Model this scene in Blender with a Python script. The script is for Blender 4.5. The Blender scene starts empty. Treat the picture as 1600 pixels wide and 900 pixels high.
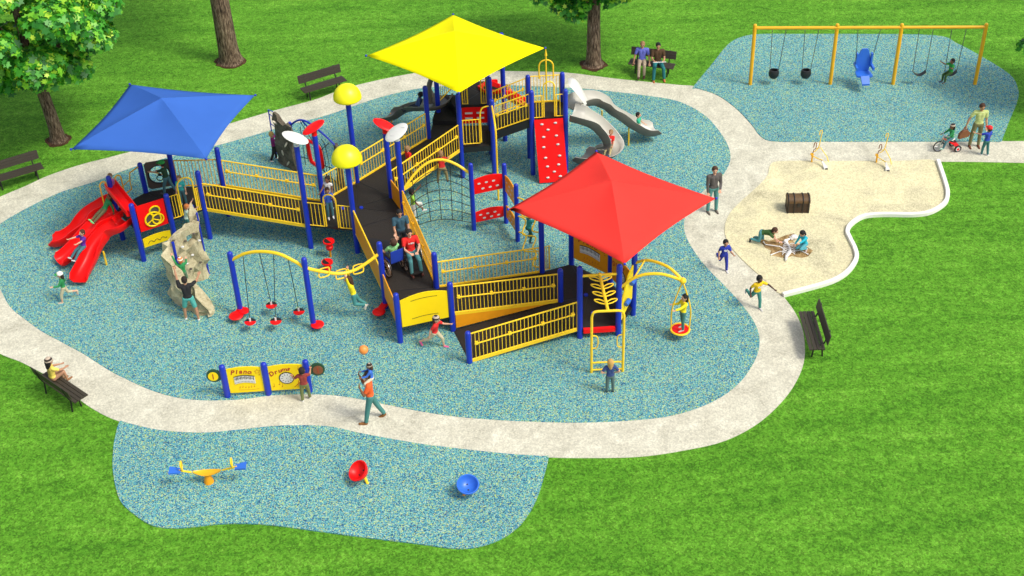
import bpy, math, random
import numpy as np
from mathutils import Vector, Matrix
from mathutils.geometry import tessellate_polygon
R = math.radians
random.seed(7)
C = bpy.context.scene
COL = C.collection

# ------------------------------------------------------------------ camera
FPX, CAMH = 2142.0, 25.2                     # focal length in 1600-px pixels, camera height in metres
_d = Vector((105.0, -2850.0, -FPX)); UPC = -_d.normalized()
_f = Vector((0, 0, -1.0)); FYC = (_f - UPC * _f.dot(UPC)).normalized(); FXC = FYC.cross(UPC)
RW = Matrix((FXC, FYC, UPC))                 # camera axes -> world
CAM = Vector((0, 0, CAMH))
def at(px, py, z=0.0):
    """world point at height z seen at a pixel of the 1600x900 photograph"""
    r = RW @ Vector((px - 800.0, -(py - 450.0), -FPX)); t = (z - CAMH) / r.z
    return CAM + r * t
def pix(p):
    c = RW.transposed() @ (Vector(p) - CAM)
    return 800 + FPX * c.x / -c.z, 450 - FPX * c.y / -c.z
cd = bpy.data.cameras.new('camera'); cam = bpy.data.objects.new('camera', cd); COL.objects.link(cam)
cam.matrix_world = Matrix.Translation(CAM) @ RW.to_4x4()
cd.sensor_width = 36.0; cd.lens = 36.0 * FPX / 1600.0; cd.clip_end = 1000.0
C.camera = cam
# ------------------------------------------------------------------ light
SUN_EL, SUN_AZ = R(54), R(-28)                 # azimuth measured from +X toward +Y
w = bpy.data.worlds.new("World"); C.world = w; w.use_nodes = True
nt = w.node_tree; bg = nt.nodes['Background']; sk = nt.nodes.new('ShaderNodeTexSky')
sk.sky_type = 'NISHITA'; sk.sun_disc = False; sk.sun_elevation = SUN_EL; sk.sun_rotation = R(90) - SUN_AZ
sk.air_density = 0.8; sk.dust_density = 3.5; sk.ozone_density = 0.4
hs = nt.nodes.new('ShaderNodeHueSaturation'); hs.inputs['Saturation'].default_value = .55; nt.links.new(sk.outputs[0], hs.inputs['Color']); nt.links.new(hs.outputs[0], bg.inputs[0]); bg.inputs[1].default_value = 0.15
sd = bpy.data.lights.new('sun', 'SUN'); sun = bpy.data.objects.new('sun', sd); COL.objects.link(sun)
sd.energy = 1.5; sd.angle = R(14); sd.color = (1.0, 0.94, 0.82)
sun.rotation_euler = Vector((math.cos(SUN_EL) * math.cos(SUN_AZ), math.cos(SUN_EL) * math.sin(SUN_AZ), math.sin(SUN_EL))).to_track_quat('Z', 'Y').to_euler()
C.view_settings.view_transform = 'Standard'; C.view_settings.look = 'None'
C.view_settings.exposure = 0.54; C.view_settings.gamma = 1.0; C.view_settings.use_curve_mapping = False

# ------------------------------------------------------------------ materials
MC = {}
def srgb(r, g, b):
    f = lambda v: (v / 255 / 12.92) if v / 255 <= .04045 else ((v / 255 + .055) / 1.055) ** 2.4
    return (f(r), f(g), f(b))
def newmat(name):
    m = bpy.data.materials.new(name); m.use_nodes = True
    return m, m.node_tree.nodes, m.node_tree.links, m.node_tree.nodes['Principled BSDF']
def plain(name, col, rough=.5, var=.12, scale=6, bump=.0, bscale=40, metal=0, spec=.5, coat=0):
    """solid colour with soft wear variation and optional fine relief"""
    if name in MC: return MC[name]
    m, N, L, b = newmat(name)
    tc = N.new('ShaderNodeTexCoord'); no = N.new('ShaderNodeTexNoise'); no.inputs['Scale'].default_value = scale; no.inputs['Detail'].default_value = 4
    L.new(tc.outputs['Object'], no.inputs['Vector'])
    mx = N.new('ShaderNodeMix'); mx.data_type = 'RGBA'
    mx.inputs[6].default_value = (*[c * (1 - var) for c in col], 1); mx.inputs[7].default_value = (*[min(1, c * (1 + var)) for c in col], 1)
    L.new(no.outputs['Fac'], mx.inputs[0]); L.new(mx.outputs[2], b.inputs['Base Color'])
    b.inputs['Roughness'].default_value = rough; b.inputs['Metallic'].default_value = metal
    b.inputs['Specular IOR Level'].default_value = spec; b.inputs['Coat Weight'].default_value = coat
    if bump:
        n2 = N.new('ShaderNodeTexNoise'); n2.inputs['Scale'].default_value = bscale; n2.inputs['Detail'].default_value = 3
        L.new(tc.outputs['Object'], n2.inputs['Vector'])
        bp = N.new('ShaderNodeBump'); bp.inputs['Strength'].default_value = bump; bp.inputs['Distance'].default_value = .02
        L.new(n2.outputs['Fac'], bp.inputs['Height']); L.new(bp.outputs[0], b.inputs['Normal'])
    MC[name] = m; return m
def ramp(N, stops, interp='LINEAR'):
    r = N.new('ShaderNodeValToRGB'); r.color_ramp.interpolation = interp
    e = r.color_ramp.elements
    while len(e) < len(stops): e.new(.5)
    for i, (p, c) in enumerate(stops): e[i].position = p; e[i].color = (*c, 1)
    return r
def rubber():
    m, N, L, b = newmat('rubber_granules')
    tc = N.new('ShaderNodeTexCoord')
    v = N.new('ShaderNodeTexVoronoi'); v.inputs['Scale'].default_value = 46; L.new(tc.outputs['Object'], v.inputs['Vector'])
    sp = N.new('ShaderNodeSeparateColor'); L.new(v.outputs['Color'], sp.inputs[0])
    r = ramp(N, [(0, (.018, .070, .17)), (.17, (.055, .22, .34)), (.35, (.11, .36, .43)), (.54, (.10, .37, .33)), (.69, (.23, .49, .36)), (.82, (.47, .57, .14)), (.93, (.46, .60, .43))], 'CONSTANT')
    L.new(sp.outputs[0], r.inputs[0])
    n = N.new('ShaderNodeTexNoise'); n.inputs['Scale'].default_value = .35; n.inputs['Detail'].default_value = 5; L.new(tc.outputs['Object'], n.inputs['Vector'])
    mx = N.new('ShaderNodeMix'); mx.data_type = 'RGBA'; mx.blend_type = 'MULTIPLY'; mx.inputs[0].default_value = 1
    rr = ramp(N, [(.3, (.86, .88, .92)), (.7, (1, 1, 1))]); L.new(n.outputs['Fac'], rr.inputs[0])
    L.new(r.outputs[0], mx.inputs[6]); L.new(rr.outputs[0], mx.inputs[7]); L.new(mx.outputs[2], b.inputs['Base Color'])
    b.inputs['Roughness'].default_value = .9; b.inputs['Specular IOR Level'].default_value = .2
    bp = N.new('ShaderNodeBump'); bp.inputs['Strength'].default_value = .6; bp.inputs['Distance'].default_value = .015
    L.new(v.outputs['Distance'], bp.inputs['Height']); L.new(bp.outputs[0], b.inputs['Normal'])
    return m
def grain(N, L, tc, src, amt, scale=26):
    """multiply a colour by a cell-by-cell brightness variation (single grains or blades)"""
    v = N.new('ShaderNodeTexVoronoi'); v.inputs['Scale'].default_value = scale; L.new(tc.outputs['Object'], v.inputs['Vector'])
    sp = N.new('ShaderNodeSeparateColor'); L.new(v.outputs['Color'], sp.inputs[0])
    mr = N.new('ShaderNodeMapRange'); mr.inputs['To Min'].default_value = 1 - amt; mr.inputs['To Max'].default_value = 1 + amt * .8; L.new(sp.outputs[1], mr.inputs['Value'])
    mx = N.new('ShaderNodeVectorMath'); mx.operation = 'SCALE'; L.new(src, mx.inputs[0]); L.new(mr.outputs[0], mx.inputs['Scale']); return mx.outputs[0]
def grass():
    m, N, L, b = newmat('grass_turf')
    tc = N.new('ShaderNodeTexCoord')
    mp = N.new('ShaderNodeMapping'); mp.inputs['Scale'].default_value = (1, 1.35, 1); mp.inputs['Rotation'].default_value = (0, 0, R(2)); L.new(tc.outputs['Object'], mp.inputs[0])
    fine = N.new('ShaderNodeTexNoise'); fine.inputs['Scale'].default_value = 26; fine.inputs['Detail'].default_value = 7; fine.inputs['Roughness'].default_value = 1.0; L.new(mp.outputs[0], fine.inputs['Vector'])
    mid = N.new('ShaderNodeTexNoise'); mid.inputs['Scale'].default_value = 3.6; mid.inputs['Detail'].default_value = 7; mid.inputs['Roughness'].default_value = .7; mid.inputs['Distortion'].default_value = .6; L.new(mp.outputs[0], mid.inputs['Vector'])
    mp2 = N.new('ShaderNodeMapping'); mp2.inputs['Scale'].default_value = (.30, 1.5, 1); mp2.inputs['Rotation'].default_value = (0, 0, R(0)); L.new(tc.outputs['Object'], mp2.inputs[0]); big = N.new('ShaderNodeTexNoise'); big.inputs['Scale'].default_value = .8; big.inputs['Detail'].default_value = 6; big.inputs['Roughness'].default_value = .6; L.new(mp2.outputs[0], big.inputs['Vector'])
    a1 = N.new('ShaderNodeMix'); a1.inputs[0].default_value = .35; L.new(fine.outputs['Fac'], a1.inputs[2]); L.new(mid.outputs['Fac'], a1.inputs[3])
    a2 = N.new('ShaderNodeMix'); a2.inputs[0].default_value = .18; L.new(a1.outputs[0], a2.inputs[2]); L.new(big.outputs['Fac'], a2.inputs[3])
    r = ramp(N, [(.36, (.014, .068, .005)), (.45, (.058, .200, .011)), (.53, (.118, .335, .022)), (.64, (.27, .53, .07))]); L.new(a2.outputs[0], r.inputs[0])
    L.new(grain(N, L, tc, r.outputs[0], .42, 22), b.inputs['Base Color']); b.inputs['Roughness'].default_value = .85; b.inputs['Specular IOR Level'].default_value = .15
    bp = N.new('ShaderNodeBump'); bp.inputs['Strength'].default_value = .8; bp.inputs['Distance'].default_value = .05
    L.new(a1.outputs[0], bp.inputs['Height']); L.new(bp.outputs[0], b.inputs['Normal'])
    return m
def mineral(name, stops, s_fine, s_big, spots=None, bump=.3):
    m, N, L, b = newmat(name)
    tc = N.new('ShaderNodeTexCoord')
    f = N.new('ShaderNodeTexNoise'); f.inputs['Scale'].default_value = s_fine; f.inputs['Detail'].default_value = 5; f.inputs['Roughness'].default_value = .8; L.new(tc.outputs['Object'], f.inputs['Vector'])
    g = N.new('ShaderNodeTexNoise'); g.inputs['Scale'].default_value = s_big; g.inputs['Detail'].default_value = 6; g.inputs['Distortion'].default_value = .8; g.inputs['Roughness'].default_value = .6; L.new(tc.outputs['Object'], g.inputs['Vector'])
    a = N.new('ShaderNodeMix'); a.inputs[0].default_value = .5; L.new(f.outputs['Fac'], a.inputs[2]); L.new(g.outputs['Fac'], a.inputs[3])
    r = ramp(N, stops); L.new(a.outputs[0], r.inputs[0]); L.new(grain(N, L, tc, r.outputs[0], .17 if name in ('concrete_path', 'play_sand') else .05, 24), b.inputs['Base Color'])
    b.inputs['Roughness'].default_value = .92; b.inputs['Specular IOR Level'].default_value = .2
    bp = N.new('ShaderNodeBump'); bp.inputs['Strength'].default_value = bump; bp.inputs['Distance'].default_value = .03
    L.new(a.outputs[0], bp.inputs['Height']); L.new(bp.outputs[0], b.inputs['Normal'])
    return m
def bark():
    m, N, L, b = newmat('bark')
    tc = N.new('ShaderNodeTexCoord'); mp = N.new('ShaderNodeMapping'); mp.inputs['Scale'].default_value = (9, 9, 1.6); L.new(tc.outputs['Object'], mp.inputs[0])
    n = N.new('ShaderNodeTexNoise'); n.inputs['Scale'].default_value = 2; n.inputs['Detail'].default_value = 7; n.inputs['Roughness'].default_value = .7; L.new(mp.outputs[0], n.inputs['Vector'])
    r = ramp(N, [(.38, (.018, .010, .006)), (.5, (.12, .075, .045)), (.66, (.34, .25, .17))]); L.new(n.outputs['Fac'], r.inputs[0]); L.new(r.outputs[0], b.inputs['Base Color'])
    b.inputs['Roughness'].default_value = .9
    bp = N.new('ShaderNodeBump'); bp.inputs['Strength'].default_value = 1; bp.inputs['Distance'].default_value = .06; L.new(n.outputs['Fac'], bp.inputs['Height']); L.new(bp.outputs[0], b.inputs['Normal'])
    return m
def leafmat():
    m, N, L, b = newmat('maple_leaf')
    g = N.new('ShaderNodeNewGeometry')
    r = ramp(N, [(0, (.010, .11, .010)), (.3, (.035, .25, .018)), (.6, (.085, .42, .025)), (.85, (.24, .60, .03)), (1, (.55, .78, .05))]); L.new(g.outputs['Random Per Island'], r.inputs[0])
    L.new(r.outputs[0], b.inputs['Base Color']); b.inputs['Roughness'].default_value = .45
    t = N.new('ShaderNodeBsdfTranslucent'); L.new(r.outputs[0], t.inputs[0]); ms = N.new('ShaderNodeMixShader'); ms.inputs[0].default_value = .25
    L.new(b.outputs[0], ms.inputs[1]); L.new(t.outputs[0], ms.inputs[2]); L.new(ms.outputs[0], N['Material Output'].inputs[0])
    return m
def stripes(name, c1, c2, freq, axis=2):
    m, N, L, b = newmat(name)
    tc = N.new('ShaderNodeTexCoord'); s = N.new('ShaderNodeSeparateXYZ'); L.new(tc.outputs['Object'], s.inputs[0])
    k = N.new('ShaderNodeMath'); k.operation = 'MULTIPLY'; k.inputs[1].default_value = freq; L.new(s.outputs[axis], k.inputs[0])
    f = N.new('ShaderNodeMath'); f.operation = 'FRACT'; L.new(k.outputs[0], f.inputs[0])
    r = ramp(N, [(0, c1), (.5, c2)], 'CONSTANT'); L.new(f.outputs[0], r.inputs[0]); L.new(r.outputs[0], b.inputs['Base Color']); b.inputs['Roughness'].default_value = .8
    return m
M = dict(
    blue=plain('blue_powder_coat', (.008, .030, .42), .32, .10, 5),
    yellow=plain('yellow_powder_coat', (.95, .62, .025), .4, .06, 5, spec=.3),
    orange=plain('orange_and_shaded_yellow', (.82, .33, .010), .45, .12, 4, spec=.3),  # real orange parts, and yellow parts with shade painted into the colour
    swingyellow=plain('amber_and_shaded_yellow_coat', (.82, .42, .008), .35, .12, 4),  # swing frame coat; also yellow rails with shade painted in
    red=plain('red_plastic', (.88, .006, .006), .38, .06, 3, spec=.3),
    panelyellow=plain('yellow_panel', (.94, .68, .006), .45, .05, 3, spec=.25),
    deck=plain('perforated_dark_deck', (.022, .019, .016), .7, .5, 60, bump=.5, bscale=90, spec=.3),
    black=plain('black_rubber', (.012, .012, .013), .45, .2),
    chain=plain('galvanised_chain', (.16, .16, .16), .4, .2, metal=.8),
    rope=plain('black_rope', (.015, .015, .016), .7, .2),
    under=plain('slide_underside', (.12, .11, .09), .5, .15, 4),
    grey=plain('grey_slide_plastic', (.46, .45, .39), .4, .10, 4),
    dgrey=plain('charcoal_slide_plastic', (.11, .10, .08), .35, .15, 4),
    white=plain('white_plastic', (.68, .68, .64), .35, .06, 5),
    offwhite=plain('white_kerb_concrete', (.78, .76, .70), .85, .08, 14, bump=.3),
    rock=mineral('beige_artificial_rock', [(.36, (.22, .19, .11)), (.48, (.44, .39, .24)), (.64, (.58, .53, .35))], 14, 2.5),
    darkrock=mineral('brown_artificial_rock', [(.36, (.05, .04, .03)), (.5, (.13, .11, .08)), (.64, (.22, .19, .14))], 14, 2.5),
    hold=plain('beige_hold', (.6, .55, .42), .7), holdgrey=plain('grey_hold', (.62, .62, .60), .6),
    redfab=plain('red_shade_fabric', (.86, .045, .035), .85, .04, 2, bump=.15, bscale=60, spec=.1),
    bluefab=plain('blue_shade_fabric', (.040, .125, .45), .85, .05, 2, bump=.15, bscale=60, spec=.1),
    yelfab=plain('yellow_shade_fabric', (.93, .85, .001), .85, .03, 2, bump=.15, bscale=60, spec=.1),
    dome=plain('yellow_dome_plastic', (.90, .84, .004), .4, .04, 3),
    bench=plain('brown_bench_mesh', (.040, .032, .020), .6, .5, 45, bump=.5), iron=plain('dark_iron', (.015, .013, .012), .5, .3),
    wood=plain('chest_wood', (.105, .055, .016), .6, .4, 9, bump=.4), dwood=plain('dark_chest_wood', (.045, .022, .010), .6, .4, 9, bump=.4),
    brown=plain('brown_panel', (.085, .070, .055), .6, .15),
    dgreen=plain('dark_green_panel', (.01, .07, .03), .4, .1), ink=plain('red_brown_ink', (.42, .05, .01), .6, .05), inkblack=plain('black_ink', (.01, .01, .01), .6, .05),
    bluepl=plain('blue_plastic', (.03, .15, .62), .35, .08, 3), balloon=plain('orange_ball', (.9, .28, .06), .35, .04),
    paper=plain('newspaper', (.75, .75, .72), .9, .1, 30), bag=plain('brown_bag', (.22, .08, .03), .6, .2),
    steel=plain('bright_steel', (.6, .6, .6), .3, .1, metal=.7), dblue=plain('blue_cloth', (.01, .05, .42), .7, .1),
    bone=mineral('bone', [(.36, (.45, .43, .40)), (.5, (.78, .76, .72)), (.7, (.9, .9, .88))], 20, 4),
    dirt=mineral('dug_dirt', [(.36, (.07, .04, .015)), (.48, (.26, .16, .06)), (.62, (.55, .40, .20))], 9, 2.5, bump=.8),
    soil=mineral('soil', [(.36, (.02, .010, .005)), (.5, (.07, .035, .018)), (.7, (.14, .08, .04))], 20, 4),
    bark=bark(), leaf=leafmat(), rubber=rubber(), grass=grass(),
    path=mineral('concrete_path', [(.33, (.30, .29, .22)), (.43, (.49, .475, .375)), (.54, (.585, .57, .455)), (.66, (.74, .72, .58))], 24, 1.3, bump=.15),
    sand=mineral('play_sand', [(.35, (.30, .27, .16)), (.44, (.56, .52, .34)), (.55, (.68, .63, .38)), (.67, (.80, .76, .50))], 26, .7, bump=.35),
)

# ------------------------------------------------------------------ mesh builder
def V(*a): return Vector(a)
def basis(d):
    d = d.normalized(); a = V(0, 0, 1) if abs(d.z) < .95 else V(1, 0, 0)
    x = d.cross(a).normalized(); return x, d.cross(x).normalized(), d
class MB:
    def __init__(s): s.v = []; s.f = []; s.m = []; s.cur = 0
    def add(s, vs, fs):
        o = len(s.v); s.v += [tuple(p) for p in vs]; s.f += [tuple(i + o for i in f) for f in fs]; s.m += [s.cur] * len(fs); return s
    def obox(s, c, ax, ay, az):        # oriented box, half-axes as vectors
        c = Vector(c); vs = [c + ax * i + ay * j + az * k for i in (-1, 1) for j in (-1, 1) for k in (-1, 1)]
        return s.add(vs, [(0, 1, 3, 2), (4, 6, 7, 5), (0, 4, 5, 1), (2, 3, 7, 6), (0, 2, 6, 4), (1, 5, 7, 3)])
    def box(s, c, sx, sy, sz, rz=0):
        a = V(math.cos(rz), math.sin(rz), 0); b = V(-a.y, a.x, 0); return s.obox(c, a * sx / 2, b * sy / 2, V(0, 0, sz / 2))
    def beam(s, p0, p1, wd, ht):
        p0 = Vector(p0); p1 = Vector(p1); d = p1 - p0; side = d.cross(V(0, 0, 1)).normalized(); up = side.cross(d).normalized()
        return s.obox((p0 + p1) / 2, d / 2, side * wd / 2, up * ht / 2)
    def rings(s, rr, closed=False, cap=True):
        n = len(rr[0]); vs = [p for r in rr for p in r]; fs = []
        k = len(rr)
        for i in range(k if closed else k - 1):
            a = i * n; b = ((i + 1) % k) * n
            for j in range(n): fs.append((a + j, a + (j + 1) % n, b + (j + 1) % n, b + j))
        if cap and not closed: fs.append(tuple(range(n - 1, -1, -1))); fs.append(tuple(range((k - 1) * n, k * n)))
        return s.add(vs, fs)
    def cyl(s, p0, p1, r0, r1=None, n=10):
        r1 = r0 if r1 is None else r1; p0 = Vector(p0); p1 = Vector(p1); x, y, d = basis(p1 - p0)
        ring = lambda p, r: [p + (x * math.cos(2 * math.pi * i / n) - y * math.sin(2 * math.pi * i / n)) * r * -1 for i in range(n)]
        rr = [ring(p0, r0), ring(p1, r1)]; rr = [list(reversed(q)) for q in rr]
        return s.rings(rr)
    def tube(s, pts, r, n=8, closed=False):
        pts = [Vector(p) for p in pts]; k = len(pts); rr = []; px = None
        for i, p in enumerate(pts):
            if closed: t = (pts[(i + 1) % k] - pts[i - 1])
            else: t = (pts[min(i + 1, k - 1)] - pts[max(i - 1, 0)])
            t = t.normalized()
            if px is None: x, y, _ = basis(t)
            else:
                x = (px - t * px.dot(t)); x = x.normalized() if x.length > 1e-6 else basis(t)[0]; y = t.cross(x)
            px = x; ri = r[i] if isinstance(r, (list, tuple)) else r
            rr.append([p + (x * math.cos(2 * math.pi * j / n) + y * math.sin(2 * math.pi * j / n)) * ri for j in range(n)])
        return s.rings(rr, closed)
    def ell(s, c, rx, ry, rz, rot=None, nu=14, nv=9, vmin=-90, vmax=90):
        c = Vector(c); rot = rot or Matrix.Identity(3); rr = []
        full = vmin == -90
        for i in range(nv + 1):
            a = R(vmin + (vmax - vmin) * i / nv); a = max(min(a, R(89.0)), R(-89.0))
            rr.append([c + rot @ V(rx * math.cos(a) * math.cos(2 * math.pi * j / nu), ry * math.cos(a) * math.sin(2 * math.pi * j / nu), rz * math.sin(a)) for j in range(nu)])
        return s.rings(rr)
    def cap(s, p0, p1, r0, r1, n=10):        # tapered capsule
        p0 = Vector(p0); p1 = Vector(p1); d = p1 - p0
        if d.length < 1e-5: d = V(0, 0, 1e-4)
        x, y, d = basis(d); rr = []
        for p, r, angs in ((p0, r0, (-85, -55, -25, 0)), (p1, r1, (0, 25, 55, 85))):
            for a in angs:
                a = R(a); rr.append([p + d * r * math.sin(a) + (x * math.cos(2 * math.pi * j / n) + y * math.sin(2 * math.pi * j / n)) * r * math.cos(a) for j in range(n)])
        return s.rings(rr)
    def prism(s, poly, z0, z1, off=V(0, 0, 0)):    # poly: list of (x,y); vertical walls
        tri = tessellate_polygon([[V(p[0], p[1], 0) for p in poly]]); n = len(poly)
        a = sum(poly[i][0] * poly[(i + 1) % n][1] - poly[(i + 1) % n][0] * poly[i][1] for i in range(n))
        vs = [V(p[0], p[1], z1) for p in poly] + [V(p[0], p[1], z0) for p in poly]
        fs = []
        for t in tri:
            A, B, D = [poly[i] for i in t]; ar = (B[0] - A[0]) * (D[1] - A[1]) - (D[0] - A[0]) * (B[1] - A[1])
            t = t if ar > 0 else (t[0], t[2], t[1]); fs.append(tuple(t)); fs.append((t[2] + n, t[1] + n, t[0] + n))
        for i in range(n):
            j = (i + 1) % n; fs.append((i, i + n, j + n, j) if a > 0 else (j, j + n, i + n, i))
        return s.add(vs, fs)
    def slab(s, pts, th):                 # polygon in 3D (nearly planar), thickness downward
        n = len(pts); vs = [Vector(p) for p in pts] + [Vector(p) - V(0, 0, th) for p in pts]
        return s.add(vs, [tuple(range(n)), tuple(range(2 * n - 1, n - 1, -1))] + [(i, i + n, (i + 1) % n + n, (i + 1) % n) for i in range(n)])
    def plate(s, fr, poly, d0, d1):        # polygon in a frame's (u,v) plane, thickness from d0 to d1 along its normal
        n = len(poly); tri = tessellate_polygon([[V(p[0], p[1], 0) for p in poly]])
        vs = [fr(p[0], p[1], d1) for p in poly] + [fr(p[0], p[1], d0) for p in poly]; fs = []
        for t in tri: fs.append(tuple(t)); fs.append((t[2] + n, t[1] + n, t[0] + n))
        fs += [(i, i + n, (i + 1) % n + n, (i + 1) % n) for i in range(n)]
        return s.add(vs, fs)
    def build(s, name, mat, parent=None, smooth=True, world=True, ang=40):
        me = bpy.data.meshes.new(name); vs = s.v
        o = bpy.data.objects.new(name, me); COL.objects.link(o)
        if parent is not None:
            o.parent = parent
            if world:
                off = org(parent); vs = [(p[0] - off.x, p[1] - off.y, p[2] - off.z) for p in vs]
        me.from_pydata(vs, [], s.f)
        for m in (mat if isinstance(mat, (list, tuple)) else [mat]): me.materials.append(m)
        if isinstance(mat, (list, tuple)): me.polygons.foreach_set('material_index', s.m)
        import bmesh
        b = bmesh.new(); b.from_mesh(me); bmesh.ops.recalc_face_normals(b, faces=b.faces); b.to_mesh(me); b.free()
        if smooth:
            me.polygons.foreach_set('use_smooth', [True] * len(me.polygons)); me.set_sharp_from_angle(angle=R(ang))
        return o
def org(o):
    v = V(0, 0, 0)
    while o is not None: v += o.location; o = o.parent
    return v
def tag(o, label=None, cat=None, group=None, kind=None):
    if label: o['label'] = label
    if cat: o['category'] = cat
    if group: o['group'] = group
    if kind: o['kind'] = kind
    return o
def thing(name, label, cat, loc=(0, 0, 0), rz=0, group=None):
    o = bpy.data.objects.new(name, None); COL.objects.link(o); o.location = loc; o.rotation_euler = (0, 0, rz); o.empty_display_size = .2
    return tag(o, label, cat, group)
def copy_tree(o, parent=None):
    c = o.copy(); COL.objects.link(c); c.parent = parent
    for ch in [x for x in bpy.data.objects if x.parent == o]: copy_tree(ch, c)
    return c
def spline(pts, k=6, closed=False):
    P = [Vector(p) for p in pts]; n = len(P); out = []
    for i in range(n if closed else n - 1):
        if closed: a, b, c, d = P[i - 1], P[i], P[(i + 1) % n], P[(i + 2) % n]
        else: a, b, c, d = P[max(i - 1, 0)], P[i], P[i + 1], P[min(i + 2, n - 1)]
        for j in range(k):
            t = j / k; out.append(.5 * ((2 * b) + (c - a) * t + (2 * a - 5 * b + 4 * c - d) * t * t + (3 * b - a - 3 * c + d) * t ** 3))
    if not closed: out.append(P[-1])
    return out
class Frame:
    """upright board frame between two ground points: u along, v up, d outward (to the camera side)"""
    def __init__(s, p0, p1, z0=0.0, z1=None):
        s.p = V(p0[0], p0[1], z0); q = V(p1[0], p1[1], z0); s.U = (q - s.p).normalized(); s.len = (q - s.p).length
        s.N = V(s.U.y, -s.U.x, 0); s.Z = V(0, 0, 1)
    def __call__(s, u, v, d=0.0): return s.p + s.U * u + s.Z * v + s.N * d

# ------------------------------------------------------------------ ground
def sheet(name, px, z, mat, th=.03, sm=5, closed_smooth=True):
    pts = [at(x, y, 0) for x, y in px]
    if sm: pts = spline(pts, sm, True)
    mb = MB().prism([(p.x, p.y) for p in pts], z - th, z); o = mb.build(name, mat, smooth=False); return tag(o, kind='structure')
g = MB(); g.add([(-160, -30, 0), (160, -30, 0), (160, 260, 0), (-160, 260, 0)], [(0, 1, 2, 3)])
tag(g.build('grass_ground', M['grass'], smooth=False), kind='structure')
PATH = [(0, 308), (40, 291), (75, 275), (125, 258), (175, 245), (260, 222), (357, 194), (425, 174), (489, 157), (524, 144), (571, 130), (651, 114), (710, 109), (777, 111), (830, 112), (887, 114), (960, 123), (1020, 129), (1060, 133), (1090, 136), (1122, 150), (1151, 171), (1174, 195), (1192, 210), (1215, 216), (1300, 216), (1450, 216), (1545, 216), (1572, 221), (1700, 221), (1700, 253), (1500, 253), (1300, 253), (1240, 253), (1215, 275), (1180, 315), (1150, 362), (1160, 390), (1195, 430), (1223, 462), (1243, 490), (1255, 520), (1257, 560), (1245, 595), (1220, 630), (1180, 665), (1130, 690), (1070, 704), (1000, 714), (920, 716), (857, 715), (800, 711), (745, 705), (655, 694), (565, 678), (511, 667), (439, 666), (376, 672), (317, 677), (250, 673), (187, 659), (140, 636), (90, 598), (37, 568), (0, 553), (-60, 520), (-110, 460), (-110, 390), (-60, 337)]
sheet('path', PATH, .012, M['path'])
RUB = [(-22, 400), (-20, 370), (0, 351), (40, 327), (95, 301), (147, 285), (212, 261), (270, 245), (336, 229), (400, 211), (455, 195), (513, 180), (580, 157), (620, 146), (662, 138), (730, 134), (796, 134), (850, 136), (911, 139), (960, 144), (1010, 150), (1060, 159), (1100, 180), (1125, 207), (1139, 232), (1140, 255), (1124, 281), (1100, 298), (1078, 322), (1069, 347), (1072, 370), (1088, 398), (1110, 425), (1135, 450), (1161, 479), (1180, 507), (1187, 535), (1178, 567), (1152, 602), (1110, 630), (1050, 650), (980, 658), (900, 661), (820, 659), (750, 655), (700, 650), (650, 642), (600, 632), (550, 622), (500, 617), (430, 618), (370, 625), (300, 625), (244, 613), (187, 588), (159, 572), (131, 554), (100, 537), (65, 518), (40, 500), (16, 480), (0, 451), (-14, 425)]
sheet('rubber_ground', RUB, .022, M['rubber'])
sheet('rubber_ground', [(1083, 137), (1110, 104), (1138, 70), (1161, 58), (1190, 54), (1250, 54), (1330, 54), (1460, 56), (1496, 69), (1535, 90), (1577, 117), (1590, 138), (1590, 157), (1577, 189), (1567, 215), (1563, 222), (1540, 222), (1450, 222), (1300, 222), (1215, 222), (1190, 215), (1174, 195), (1151, 171), (1122, 150), (1090, 139)], .030, M['rubber'])
sheet('rubber_ground', [(187, 660), (180, 685), (177, 705), (177, 740), (187, 781), (209, 804), (236, 821), (263, 826), (295, 825), (340, 820), (385, 819), (430, 822), (475, 828), (565, 840), (655, 851), (709, 858), (745, 856), (781, 844), (808, 826), (826, 804), (840, 777), (850, 745), (857, 715), (848, 713.5), (800, 710.5), (745, 705), (655, 694), (565, 678), (511, 667), (439, 666), (376, 672), (317, 677), (250, 673), (200, 662)], .030, M['rubber'])
SAND = [(1222, 252.5), (1204, 258), (1199, 275), (1184, 292), (1155, 318), (1138, 338), (1132, 362), (1141, 385), (1161, 408), (1190, 434), (1223, 462), (1262, 453), (1300, 441), (1323, 427), (1336, 408), (1335, 393), (1328, 376), (1323, 364), (1329, 352), (1349, 340), (1378, 337), (1430, 337), (1456, 332), (1475, 319), (1479, 304), (1475, 286), (1464, 252.5), (1400, 252.5), (1300, 252.5)]
sheet('sand', SAND, .030, M['sand'], sm=4)
kp = spline([at(x, y, 0) for x, y in [(1223, 463), (1262, 453), (1300, 441.5), (1323, 427.5), (1337, 408), (1336, 393), (1328, 376), (1323.5, 364), (1330, 352), (1349, 340.5), (1378, 337.5), (1430, 337.5), (1456, 332.5), (1476, 319), (1480, 304), (1476, 286), (1465, 253)]], 8)
mb = MB(); rr = []
for i, p in enumerate(kp):
    t = (kp[min(i + 1, len(kp) - 1)] - kp[max(i - 1, 0)]).normalized(); n = V(t.y, -t.x, 0) * .068
    rr.append([V(p.x, p.y, -.03) - n, V(p.x, p.y, .11) - n, V(p.x, p.y, .125) - n * .8, V(p.x, p.y, .125) + n * .8, V(p.x, p.y, .11) + n, V(p.x, p.y, -.03) + n])
mb.rings(rr); tag(mb.build('kerb', M['offwhite'], ang=30), kind='structure')

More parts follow.
